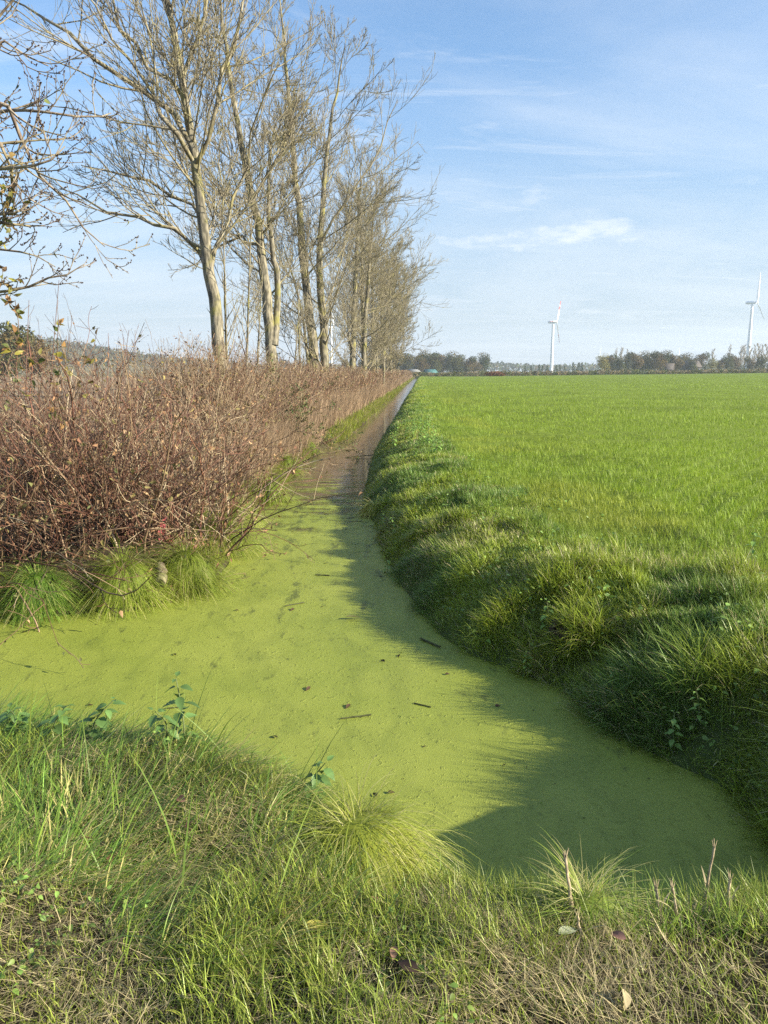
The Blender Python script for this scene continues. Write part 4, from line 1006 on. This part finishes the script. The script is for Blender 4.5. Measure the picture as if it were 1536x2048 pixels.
# unnamed crumbs of plant debris in the film
def debris():
    rng = np.random.default_rng(95); n = 520
    x = rng.uniform(-4.5, 2.2, n); y = rng.uniform(2.8, 14, n) ; d = sdist(x, y); k = d < -.06; x, y = x[k], y[k]; m = len(x)
    pos = np.stack([x, y, np.full(m, WZ + .003)], 1); a = rng.normal(.4, .9, m)
    c = np.array([(.10, .15, .02), (.05, .05, .02), (.2, .26, .03), (.04, .03, .015)])[rng.integers(0, 4, m)]
    mb = MB().add(*leaves(pos, np.stack([np.cos(a), np.sin(a), rng.normal(0, .15, m)], 1), rng.normal(0, .35, (m, 3)) + [0, 0, 1], rng.uniform(.006, .03, m), rng.uniform(.003, .011, m), c, .4, -.1, 3))
    tag(mb.build('weed_debris', M['dead_leaf']), 'tiny crumbs of plant debris scattered in the duckweed', 'debris', kind='stuff')
debris()
GL = [(608, 1880, (.5, .44, .10), .075, 'yellow leaf lying in the straw'), (372, 1640, (.42, .2, .13), .06, 'upright reddish brown leaf in the long near grass'), (385, 1675, (.22, .1, .06), .05, 'dark brown leaf stuck in the long near grass'),
      (160, 1715, (.24, .12, .08), .05, 'folded brown leaf on flattened grass'), (228, 1740, (.45, .22, .12), .05, 'small orange leaf on flattened grass'), (505, 1862, (.36, .2, .13), .05, 'pinkish brown leaf in the thatch by the yellow leaf'),
      (735, 1820, (.3, .17, .1), .05, 'brown leaf on bare thatch near the water'), (835, 2010, (.08, .05, .035), .07, 'dark leaf at the lower frame edge'), (1245, 2035, (.42, .35, .2), .06, 'pale tan leaf at the lower frame edge'),
      (1115, 1905, (.42, .44, .28), .07, 'pale green leaf flat on the trodden grass'), (1250, 1925, (.3, .16, .12), .05, 'brown curled leaf beside the trodden grass'), (790, 1935, (.34, .2, .13), .05, 'tan leaf amid short straw'), (690, 1690, (.24, .11, .08), .045, 'brown leaf tucked under the glowing tuft')]
for k, (px, py, c, L, lb) in enumerate(GL):
    p = P(px, py, 0); p[2] = float(height(np.array([p[0]]), np.array([p[1]]))[0])
    one_leaf('fallen_leaf', p, L, L * .5, c, 60 + k, lb, 'fallen leaves on the near bank', .5, .045)

# ------------------------------------------------------------------ far trees
def far_tree(name, H, rad, seed, cols, n=900, leaf=.6, trunkh=.25, shape='round'):
    rng = np.random.default_rng(seed); rt = empty(name); mt = MB()
    p = smoothpath([(0, 0, -.5), (0, 0, H * .4), (rng.normal(0, .2), 0, H * .85)], 8); mt.add(*tubes(p[None], (np.linspace(1, .25, 8) * H * .022)[None], 6))
    a, ra = grow(p[None], (np.linspace(1, .25, 8) * H * .022)[None], 9, (.35, .95), .8, lambda t: rad * .8 * (1.1 - t), 5, .5, .12, .5, .03, rng); mt.add(*tubes(a, ra, 4)); mt.build('trunk', M['far_twig'], rt, True)
    nl = 9; th = rng.uniform(0, 6.28, nl); lr = rng.uniform(0, .62, nl) * rad
    if shape == 'round': cz = H * np.linspace(.24, .82, nl); R = rad * rng.uniform(.38, .62, nl)
    else: cz = H * np.linspace(.2, .88, nl); R = rad * np.linspace(.75, .35, nl); lr *= .4
    C = np.stack([lr * np.cos(th), lr * np.sin(th), cz], 1)
    k = rng.integers(0, nl, n); dv = nrm(rng.normal(0, 1, (n, 3))); rr = rng.uniform(.35, 1.08, (n, 1)) ** .5
    pos = C[k] + dv * rr * R[k][:, None] * [1, 1, .85]; pos[:, 2] = np.maximum(pos[:, 2], H * trunkh * .4)
    cl = np.asarray(cols)[rng.integers(0, len(cols), nl)][k] * rng.uniform(.7, 1.3, (n, 1))
    MB().add(*leaves(pos, rng.normal(0, 1, (n, 3)), dv + rng.normal(0, .5, (n, 3)), rng.uniform(.6, 1.3, n) * leaf, rng.uniform(.5, 1, n) * leaf, cl, .2, .2, 3)).build('crown', M['foliage'], rt)
    return rt
def far_bare(name, H, rad, seed):
    rng = np.random.default_rng(seed); rt = empty(name)
    p = smoothpath([(0, 0, -.5), (0, 0, H * .5), (rng.normal(0, .3), 0, H)], 10); R = np.linspace(1, .15, 10) * .22
    a, ra = grow(p[None], R[None], 34, (.2, .97), .75, lambda t: rad * (1.15 - .8 * t), 6, .7, .08, .5, .07, rng); b, rb = grow(a, ra, 9, (.2, .98), .45, .4, 4, .5, .1, .7, .05, rng)
    MB().add(*tubes(p[None], R[None], 6)).build('trunk', M['far_twig'], rt, True); MB().add(*tubes(a, ra, 4)).add(*tubes(b, rb, 3)).build('crown', M['far_twig'], rt, True); return rt
OAK = [(.085, .085, .03), (.12, .09, .035), (.065, .075, .03), (.14, .10, .045)]
GRN = [(.05, .075, .025), (.065, .085, .03), (.04, .06, .025)]
rngf = np.random.default_rng(13)
def place(px, pyb, Y, k=0): g = Q(px, 742, Y); g[2] = float(height(np.array([g[0]]), np.array([g[1]]))[0]) - .2; return tuple(g)
protos = [far_tree('oak_tree', 12, 6.5, 801, OAK, 2600), far_tree('oak_tree', 12, 6.0, 802, OAK, 2600), far_tree('oak_tree', 12, 7, 803, GRN + OAK[:2], 2600)]
used = [0, 0, 0]
def put(protos, used, i, **sp):
    o = protos[i] if not used[i] else copy_tree(protos[i]); used[i] = 1
    o.location = sp['loc']; o.rotation_euler = (0, 0, sp['rz']); s = sp['s']; o.scale = (s * sp.get('wx', 1), s * sp.get('wx', 1), s); tag(o, sp['label'], 'tree', sp['group'])
def top2s(Y, py, H): return ((742 - py) / F * Y * 1.1 + EYE + .5) / H
for k, (px, py) in enumerate([(760, 718), (778, 712), (797, 708), (815, 711), (832, 712), (850, 709), (868, 711), (885, 710), (903, 711), (920, 714), (938, 717), (966, 713), (788, 716), (843, 716), (876, 718), (912, 720), (950, 722)]):
    Y = 430 + rngf.uniform(-20, 60); put(protos, used, k % 3, loc=place(px, 0, Y), rz=rngf.uniform(0, 6), s=top2s(Y, py, 12), wx=1.0, label='round-topped brown-green tree at the end of the far wood' if px == 966 else 'brown-green tree in the far wood beyond the teal barn', group='trees of the far wood')
for k, (px, py) in enumerate([(690, 722), (660, 727), (725, 722), (740, 716), (575, 722), (600, 725), (630, 726)]):
    Y = 620 + rngf.uniform(-30, 60); put(protos, used, k % 3, loc=place(px, 0, Y), rz=rngf.uniform(0, 6), s=top2s(Y, py, 12), label='hazy far tree seen between the bare trunks', group='hazy trees behind the bare row')
for k, (px, py, lb) in enumerate([(1215, 716, ''), (1258, 716, ''), (1272, 713, ''), (1290, 714, ''), (1312, 712, ''), (1330, 713, ''), (1348, 716, ''), (1372, 717, ''), (1398, 714, ''), (1455, 719, ''), (1470, 720, ''), (1520, 722, ''), (1500, 724, ''), (1240, 722, ''), (1322, 722, ''), (1362, 720, ''), (1350, 726, ''), (1385, 727, ''), (1300, 724, ''), (1228, 726, ''), (1440, 726, ''), (1545, 720, '')]):
    Y = 375 + rngf.uniform(-20, 60); put(protos, used, 2 if k % 2 else 1, loc=place(px, 0, Y), rz=rngf.uniform(0, 6), s=top2s(Y, py, 12), label='dark green tree in the copse around the farmhouses', group='trees of the farm copse')
yt = far_tree('yellow_tree', 12, 6, 810, [(.30, .24, .07), (.24, .21, .06), (.2, .2, .06)], 1500); yt.location = place(1210, 0, 360); s = top2s(360, 717, 12); yt.scale = (s, s, s); tag(yt, 'pale yellow autumn tree at the edge of the farm copse', 'tree')
yt = far_tree('yellow_tree', 12, 8, 811, [(.24, .20, .06), (.2, .18, .06), (.15, .15, .05)], 1500); yt.location = place(1420, 0, 350); s = top2s(350, 726, 12); yt.scale = (s * 1.2, s, s); tag(yt, 'broad olive-yellow tree before the dark conifers', 'tree')
pc = [far_tree('poplar_tree', 12, 2.6, 820, GRN, 700, .55, .1, 'col'), far_tree('poplar_tree', 12, 3.0, 821, GRN, 700, .55, .1, 'col')]; uc = [0, 0]
for k, (px, py) in enumerate([(1050, 733), (1062, 732), (1078, 731), (1085, 733), (1094, 731), (1113, 732), (1120, 731), (1129, 733), (1146, 727), (1156, 728), (1163, 727)]):
    Y = 560 + rngf.uniform(-20, 40); put(pc, uc, k % 2, loc=place(px, 0, Y), rz=rngf.uniform(0, 6), s=top2s(Y, py, 12), label=('narrow dark tree of the tight trio before the copse' if px > 1140 else 'narrow dark tree lined up near the striped turbine'), group=('three narrow trees' if px > 1140 else 'narrow trees by the striped turbine'))
pb = [far_bare('bare_poplar', 14, 3.6, 830), far_bare('bare_poplar', 14, 4.2, 831)]; ub = [0, 0]
for k, (px, py) in enumerate([(1232, 706), (1241, 705), (1252, 708), (1424, 708), (1458, 702), (1480, 703), (1487, 701), (1496, 703), (1505, 702), (1513, 700), (1521, 702), (1529, 701), (1537, 699), (1546, 700)]):
    Y = 470 + rngf.uniform(-10, 40); put(pb, ub, k % 2, loc=place(px, 0, Y), rz=rngf.uniform(0, 6), s=top2s(Y, py, 14), label=('pale leafless poplar behind the yellow autumn tree' if px < 1300 else 'pale leafless poplar standing alone in the copse' if px < 1440 else 'pale leafless poplar with round crown beside the row' if px < 1470 else 'pale leafless poplar in the row by the plain white turbine'), group=('leafless poplars behind the copse' if px < 1300 else 'lone leafless poplars' if px < 1470 else 'row of leafless poplars'))
# big dark tree beyond the brown field and the wooded hill
for k, (px, py, Y, lb) in enumerate([(20, 658, 150, 'dark oak on the far side of the brown field'), (70, 672, 165, 'second dark oak beside the brown field'), (-60, 660, 150, 'dark oak by the brown field cut by the frame')]):
    put(protos, used, k % 3, loc=place(px, 0, Y), rz=k * 2., s=top2s(Y, py, 12), label=lb, group='oaks beyond the brown field')
def hill_wood():
    rng = np.random.default_rng(97); n = 26000
    x = rng.uniform(-760, -150, n); y = rng.uniform(640, 1000, n); z = height(x, y); k = (z > 2.5 + 3 * fbm(x * .02, y * .02, 3)) ; x, y, z = x[k], y[k], z[k]; m = len(x)
    tr = vnoise(x * .12, y * .12, 60)
    pos = np.stack([x, y, z + rng.uniform(0, 1, m) ** .5 * (3 + 8 * tr)], 1)
    pal = np.array(OAK + [(.15, .12, .06), (.1, .1, .05)])[(_hash(np.floor(x / 9), np.floor(y / 9), 5) * 5.99).astype(int)] * rng.uniform(.7, 1.3, (m, 1))
    o = MB().add(*leaves(pos, rng.normal(0, 1, (m, 3)), rng.normal(0, .6, (m, 3)) + [0, -.3, .8], rng.uniform(1.5, 3.4, m), rng.uniform(1.4, 3, m), pal, .2, .2, 3)).build('hill_woodland', M['foliage']); tag(o, 'hazy autumn wood covering the low hill beyond the brown field', 'wood', kind='stuff')
    n = 14000; x = rng.uniform(-700, 1000, n); y = rng.uniform(1050, 1200, n); tr = fbm(x * .012, y * .003, 61, 4)
    pos = np.stack([x, y, height(x, y) + rng.uniform(0, 1, n) ** .7 * (4 + 12 * tr)], 1)
    pal = np.array(OAK + GRN)[rng.integers(0, 7, n)] * rng.uniform(.7, 1.3, (n, 1))
    o = MB().add(*leaves(pos, rng.normal(0, 1, (n, 3)), rng.normal(0, .6, (n, 3)) + [0, -.6, .5], rng.uniform(2.5, 5, n), rng.uniform(2.5, 4, n), pal, .2, .2, 3)).build('distant_woodland', M['foliage']); tag(o, 'faint blue line of woodland on the horizon', 'wood', kind='stuff')
hill_wood()
# low hedge along the far end of the field
def field_hedge():
    rng = np.random.default_rng(98); n = 16000; x = rng.uniform(8, 190, n); y = 236 + rng.uniform(0, 3, n) + .0 * x
    hh = .5 + 1.3 * fbm(x * .12, y * .1, 62, 4); z = height(x, y); pos = np.stack([x, y, z + rng.uniform(0, 1, n) * hh], 1)
    pal = np.array([(.13, .12, .05), (.19, .15, .08), (.10, .11, .04), (.24, .19, .11), (.09, .08, .05)])[(fbm(x * .35, y * .2, 63, 2) * 5.5).astype(int) % 5] * rng.uniform(.65, 1.35, (n, 1))
    o = MB().add(*leaves(pos, rng.normal(0, 1, (n, 3)) + [0, 0, .6], rng.normal(0, .6, (n, 3)) + [0, -.8, .3], rng.uniform(.2, .55, n), rng.uniform(.12, .3, n), pal, .2, .2, 3)).build('field_hedge', M['foliage']); tag(o, 'low ragged hedge closing the far end of the wheat field', 'hedge')
    b = empty('rusty_bush', place(990, 0, 233)); tag(b, 'rust-red rounded bush on the far field edge', 'bush'); m = 900; dv = nrm(rng.normal(0, 1, (m, 3))); pos = dv * rng.uniform(.5, 1, (m, 1)) * [3.2, 1.2, .95] + [0, 0, .7]
    pos[:, 0] += rng.normal(0, .6, m); MB().add(*leaves(pos, rng.normal(0, 1, (m, 3)), dv, rng.uniform(.2, .5, m), rng.uniform(.15, .3, m), np.array((.16, .06, .035)) * rng.uniform(.6, 1.4, (m, 1)), .2, .2, 3)).build('foliage', M['foliage'], b)
    st = np.stack([np.zeros((6, 3)) - [0, 0, .3], rng.normal(0, 1, (6, 3)) * [1.2, .4, .1] + [0, 0, 1.0]], 1); V, q = tubes(st, np.full((6, 2), .05), 4); MB().add(V, q, None, (.12, .06, .04)).build('stems', M['stem'], b)
field_hedge()

# ------------------------------------------------------------------ farm buildings
def house(name, label, px, Y, W, Dp, eave, ridge, wall, roof, rz, cat='house', wins=True):
    g = place(px, 0, Y); rt = empty(name, g, rz); tag(rt, label, cat)
    w, d = W / 2, Dp / 2
    V = [(-w, -d, -.5), (w, -d, -.5), (w, d, -.5), (-w, d, -.5), (-w, -d, eave), (w, -d, eave), (w, d, eave), (-w, d, eave), (-w, 0, ridge), (w, 0, ridge)]
    MB().add(V, [(0, 1, 5, 4), (2, 3, 7, 6), (1, 2, 6, 5), (3, 0, 4, 7)], [(5, 6, 9), (7, 4, 8)]).build('wall', wall, rt)
    o = .35; k = (ridge - eave) / d; e = eave - o * k
    V = np.array([(-w - o, -d - o, e), (w + o, -d - o, e), (w + o, 0, ridge), (-w - o, 0, ridge), (-w - o, d + o, e), (w + o, d + o, e)]); V = np.concatenate([V + [0, 0, .06], V + [0, 0, .22]])
    MB().add(V, [(0, 1, 2, 3), (3, 2, 5, 4), (9, 8, 7, 6), (10, 11, 8, 9), (0, 6, 7, 1), (4, 5, 11, 10), (1, 7, 8, 2), (2, 8, 11, 5), (0, 3, 9, 6), (3, 4, 10, 9)]).build('roof', roof, rt)
    if wins:
        for k in range(3):
            x = -w + W * (k + .5) / 3; z = eave * .45
            MB().add([(x - .5, -d - .03, z - .6), (x + .5, -d - .03, z - .6), (x + .5, -d - .03, z + .6), (x - .5, -d - .03, z + .6), (x - .5, -d + .02, z - .6), (x + .5, -d + .02, z - .6), (x + .5, -d + .02, z + .6), (x - .5, -d + .02, z + .6)], [(0, 1, 2, 3), (4, 0, 3, 7), (1, 5, 6, 2), (3, 2, 6, 7), (4, 5, 1, 0)]).build('window', M['window'], rt)
    return rt
house('barn', 'low barn with a pale curved-looking roof at the far wood', 826, 380, 4.5, 6, 1.5, 2.5, M['brick_wall'], M['pale_roof'], .5, 'barn', False)
house('barn', 'long low barn with teal gable before the far wood', 860, 370, 5, 6, 1.0, 2.4, M['teal'], M['teal'], .35, 'barn', False)
house('farmhouse', 'farmhouse with brown gabled roof half hidden in the copse', 1335, 385, 5.5, 7, 1.4, 4.2, M['brick_wall'], M['tile_roof'], -.5)
house('farmhouse', 'longer farmhouse with grey-brown roof beside the gabled one', 1382, 400, 7, 7, 2.6, 5.4, M['brick_wall'], M['tile_roof'], .1)

# ------------------------------------------------------------------ wind turbines
def turbine(label, px, pyhub, Y, rotor, yaw, a0, red, base_r, top_r):
    g = np.array(place(px, 0, Y)); hub = Q(px, pyhub, Y); H = hub[2] - g[2]
    rt = empty('wind_turbine', g, yaw); tag(rt, label, 'wind turbine', 'wind turbines on the plain')
    n = 12; z = np.linspace(0, H - 1.2, n); V, q = tubes(np.stack([0 * z, 0 * z, z], 1)[None], np.linspace(base_r, top_r, n)[None], 20); MB().add(V, q).build('tower', M['white_paint'], rt, True)
    # nacelle along local x, rotor at +x
    k = rotor / 32; xs = np.array([-7.2, -7, -5, 0, 3.2, 3.7]) * k; R = np.array([.3, 1.3, 1.75, 1.8, 1.5, .9]) * k
    V, q = tubes(np.stack([xs, 0 * xs, np.full(6, H)], 1)[None], R[None], 14); nc = MB().add(V, q, [[i, (i + 1) % 14, 0] for i in range(1, 13)]).build('nacelle', M['white_paint'], rt, True)
    xs = np.array([3.6, 4.2, 5.2, 6.0, 6.2]) * k; R = np.array([1.2, 1.35, 1.15, .6, .05]) * k
    V, q = tubes(np.stack([xs, 0 * xs, np.full(5, H)], 1)[None], R[None], 14); MB().add(V, q).build('hub', M['white_paint'], rt, True)
    for j in range(3):
        a = a0 + j * 2 * pi / 3; dirv = np.array([0, sin(a), cos(a)]); side = np.array([.8, cos(a) * .6, -sin(a) * .6]); th = np.cross(dirv, side)
        u = np.linspace(0, 1, 13); ch = np.interp(u, [0, .08, .2, 1], [1.2, 1.5, 2.6, .8]) * k; tk = np.interp(u, [0, .1, .3, 1], [.8, .7, .35, .08]) * k
        c = np.array([4.8 * k, 0, H]) + dirv * (u * rotor)[:, None]; ang = np.arange(8) / 8 * 2 * pi
        V = c[:, None] + (ch[:, None, None] * .5) * np.cos(ang)[None, :, None] * side + (ch[:, None, None] * .12) * side + (tk[:, None, None] * .5) * np.sin(ang)[None, :, None] * th
        i = np.arange(13 * 8).reshape(13, 8); q = np.stack([i[:-1], np.roll(i[:-1], -1, 1), np.roll(i[1:], -1, 1), i[1:]], -1).reshape(-1, 4)
        mi = np.repeat([1 if (red and kk in (11, 10, 7, 8)) else 0 for kk in range(12)], 8)
        mk('blade', V.reshape(-1, 3), q, None, [M['white_paint'], M['red_paint']], rt, None, True, mi)
turbine('white wind turbine with red bands on its blade tips', 1102.5, 644, 1000, 30, radians(-28.8), radians(28), True, 2.3, 1.3)
turbine('plain white wind turbine beside the row of leafless poplars', 1493.5, 605, 930, 34, radians(-45), radians(4), False, 2.6, 1.35)
for k, (px, py, lb) in enumerate([(1196, 708, 'tiny far wind turbine above the pale yellow tree'), (1276, 708, 'tiny far wind turbine above the dark copse'), (1355, 709, 'tiny far wind turbine above the farmhouses')]):
    turbine(lb, px, py, 1900, 17, radians(-40 + 20 * k), .3 + k, False, 1.6, 1.0)
turbine('wind turbine tower glimpsed between the bare trunks', 663, 655, 1100, 26, radians(10), .6, False, 2.3, 1.3)

# ------------------------------------------------------------------ haze
def haze():
    x0, x1, y0, y1, z0, z1 = -2700, 2700, -120, 2650, -3, 122
    V = [(x, y, z) for z in (z0, z1) for y in (y0, y1) for x in (x0, x1)]
    m, nt, ns, ln = newmat('pale_haze'); out = N_(ns, 'ShaderNodeOutputMaterial'); v = N_(ns, 'ShaderNodeVolumePrincipled'); v.inputs['Density'].default_value = .0003
    v.inputs['Color'].default_value = (.80, .88, .97, 1); v.inputs['Anisotropy'].default_value = .2; ln.new(v.outputs[0], out.inputs['Volume'])
    o = mk('haze', V, [(0, 2, 3, 1), (4, 5, 7, 6), (0, 1, 5, 4), (2, 6, 7, 3), (0, 4, 6, 2), (1, 3, 7, 5)], None, m); tag(o, 'thin pale autumn haze over the plain', 'haze', kind='stuff')
HAZE = True
if HAZE: haze()

# ------------------------------------------------------------------ sky, sun, camera
def world():
    w = bpy.data.worlds.new('World'); SC.world = w; w.use_nodes = True; nt = w.node_tree; ns = nt.nodes; ln = nt.links; ns.clear()
    out = N_(ns, 'ShaderNodeOutputWorld'); bg = N_(ns, 'ShaderNodeBackground', Strength=.1)
    sky = N_(ns, 'ShaderNodeTexSky'); sky.sky_type = 'NISHITA'; sky.sun_disc = False; sky.sun_elevation = SUN_EL; sky.sun_rotation = math.atan2(SUN_DIR[0], SUN_DIR[1])
    sky.air_density = 1.0; sky.dust_density = .4; sky.ozone_density = 2.4
    tc = N_(ns, 'ShaderNodeTexCoord'); sep = N_(ns, 'ShaderNodeSeparateXYZ'); ln.new(tc.outputs['Generated'], sep.inputs[0])
    def math_(op, a, b=None, c=None):
        n = N_(ns, 'ShaderNodeMath', operation=op)
        for k, v in enumerate((a, b, c)):
            if v is None: continue
            if isinstance(v, (int, float)): n.inputs[k].default_value = v
            else: ln.new(v, n.inputs[k])
        return n.outputs[0]
    z = math_('ADD', math_('MAXIMUM', sep.outputs['Z'], 0.0), .10)
    cx = math_('DIVIDE', sep.outputs['X'], z); cy = math_('DIVIDE', sep.outputs['Y'], z)
    cm = N_(ns, 'ShaderNodeCombineXYZ'); ln.new(cx, cm.inputs[0]); ln.new(cy, cm.inputs[1])
    def layer(scale, st, rot, lo, hi, amt, det=7.0, ro=.6, dist=.6):
        mp = N_(ns, 'ShaderNodeMapping'); mp.inputs['Scale'].default_value = st; mp.inputs['Rotation'].default_value = (0, 0, rot); ln.new(cm.outputs[0], mp.inputs['Vector'])
        nz = N_(ns, 'ShaderNodeTexNoise', Scale=scale, Detail=det, Roughness=ro, Distortion=dist); ln.new(mp.outputs[0], nz.inputs['Vector'])
        r = N_(ns, 'ShaderNodeMapRange'); r.interpolation_type = 'SMOOTHSTEP'
        for k, v in zip((1, 2, 3, 4), (lo, hi, 0, amt)): r.inputs[k].default_value = v
        ln.new(nz.outputs['Fac'], r.inputs[0]); return r.outputs[0]
    thin = layer(.55, (.55, 1.5, 1), .35, .40, .72, .42)
    wisp = layer(1.5, (.5, 1.7, 1), -.45, .48, .74, .55, 9.0, .68, 1.2)
    # one small white cloud low over the plain
    cd = nrm(ray(1130, 468)); 
    az = math_('ARCTAN2', sep.outputs['X'], sep.outputs['Y']); el = sep.outputs['Z']
    def puff(px, py, wa, we, amt, sc):
        d = nrm(ray(px, py)); a0 = math.atan2(d[0], d[1])
        nz = N_(ns, 'ShaderNodeTexNoise', Scale=sc, Detail=8.0, Roughness=.65)
        mp = N_(ns, 'ShaderNodeMapping'); mp.inputs['Scale'].default_value = (1, 1, 2.6); ln.new(tc.outputs['Generated'], mp.inputs['Vector']); ln.new(mp.outputs[0], nz.inputs['Vector'])
        da = math_('MULTIPLY', math_('SUBTRACT', az, a0), 1 / wa); de = math_('MULTIPLY', math_('SUBTRACT', el, float(d[2])), 1 / we)
        g = math_('SUBTRACT', 1.0, math_('ADD', math_('MULTIPLY', da, da), math_('MULTIPLY', de, de)))
        v = math_('ADD', math_('MULTIPLY', g, .55), math_('SUBTRACT', math_('MULTIPLY', nz.outputs['Fac'], 2.2), 1.1))
        r = N_(ns, 'ShaderNodeMapRange'); r.interpolation_type = 'SMOOTHSTEP'
        for k, q in zip((1, 2, 3, 4), (.0, .8, 0, amt)): r.inputs[k].default_value = q
        ln.new(v, r.inputs[0]); return math_('MULTIPLY', r.outputs[0], N2(g))
    def N2(g):
        r = N_(ns, 'ShaderNodeMapRange')
        for k, q in zip((1, 2, 3, 4), (0, .3, 0, 1)): r.inputs[k].default_value = q
        ln.new(g, r.inputs[0]); return r.outputs[0]
    p1 = puff(1110, 470, .17, .021, .9, 13); p2 = puff(1066, 392, .03, .022, .4, 26); p3 = puff(1180, 530, .40, .085, .32, 7)
    fac = math_('MAXIMUM', math_('MAXIMUM', thin, wisp), math_('MAXIMUM', p1, math_('MAXIMUM', p2, p3)))
    low = N_(ns, 'ShaderNodeMapRange')
    for k, v in zip((1, 2, 3, 4), (0.0, .40, .85, 0)): low.inputs[k].default_value = v
    low.interpolation_type = 'SMOOTHSTEP'
    ln.new(sep.outputs['Z'], low.inputs[0])
    lx = N_(ns, 'ShaderNodeMix', data_type='RGBA'); ln.new(low.outputs[0], lx.inputs[0]); hsn = N_(ns, 'ShaderNodeHueSaturation'); hsn.inputs['Saturation'].default_value = 1.15; ln.new(sky.outputs[0], hsn.inputs['Color']); ln.new(hsn.outputs[0], lx.inputs[6]); lx.inputs[7].default_value = (1.7, 2.12, 2.8, 1)
    mx = N_(ns, 'ShaderNodeMix', data_type='RGBA'); ln.new(fac, mx.inputs[0]); ln.new(lx.outputs[2], mx.inputs[6]); mx.inputs[7].default_value = (3.9, 4.2, 4.6, 1)
    ln.new(mx.outputs[2], bg.inputs['Color']); ln.new(bg.outputs[0], out.inputs[0])
world()
sl = bpy.data.lights.new('sun', 'SUN'); sl.energy = 5.0; sl.angle = radians(.5); sl.color = (1, .915, .75)
so = bpy.data.objects.new('sun', sl); COL.objects.link(so)
from mathutils import Vector
sd = Vector((SUN_DIR[0] * cos(SUN_EL), SUN_DIR[1] * cos(SUN_EL), sin(SUN_EL)))
so.rotation_euler = sd.to_track_quat('Z', 'Y').to_euler(); so.location = (30, -10, 20)

cam = bpy.data.cameras.new('camera'); co = bpy.data.objects.new('camera', cam); COL.objects.link(co)
cam.sensor_fit = 'VERTICAL'; cam.sensor_height = 32; cam.lens = 24; cam.clip_start = .05; cam.clip_end = 8000
co.location = (0, 0, EYE); co.rotation_euler = (pi / 2 - TH, 0, 0)
SC.camera = co
SC.view_settings.view_transform = 'Standard'; SC.view_settings.look = 'None'; SC.view_settings.exposure = 1.3; SC.view_settings.gamma = 1
SC.cycles.max_bounces = 6; SC.cycles.diffuse_bounces = 3; SC.cycles.transparent_max_bounces = 12; SC.cycles.volume_bounces = 1
SC.cycles.use_adaptive_sampling = False; SC.cycles.use_denoising = False; SC.cycles.denoiser = 'OPENIMAGEDENOISE'; SC.cycles.denoising_input_passes = 'RGB_ALBEDO_NORMAL'; SC.cycles.denoising_prefilter = 'ACCURATE'
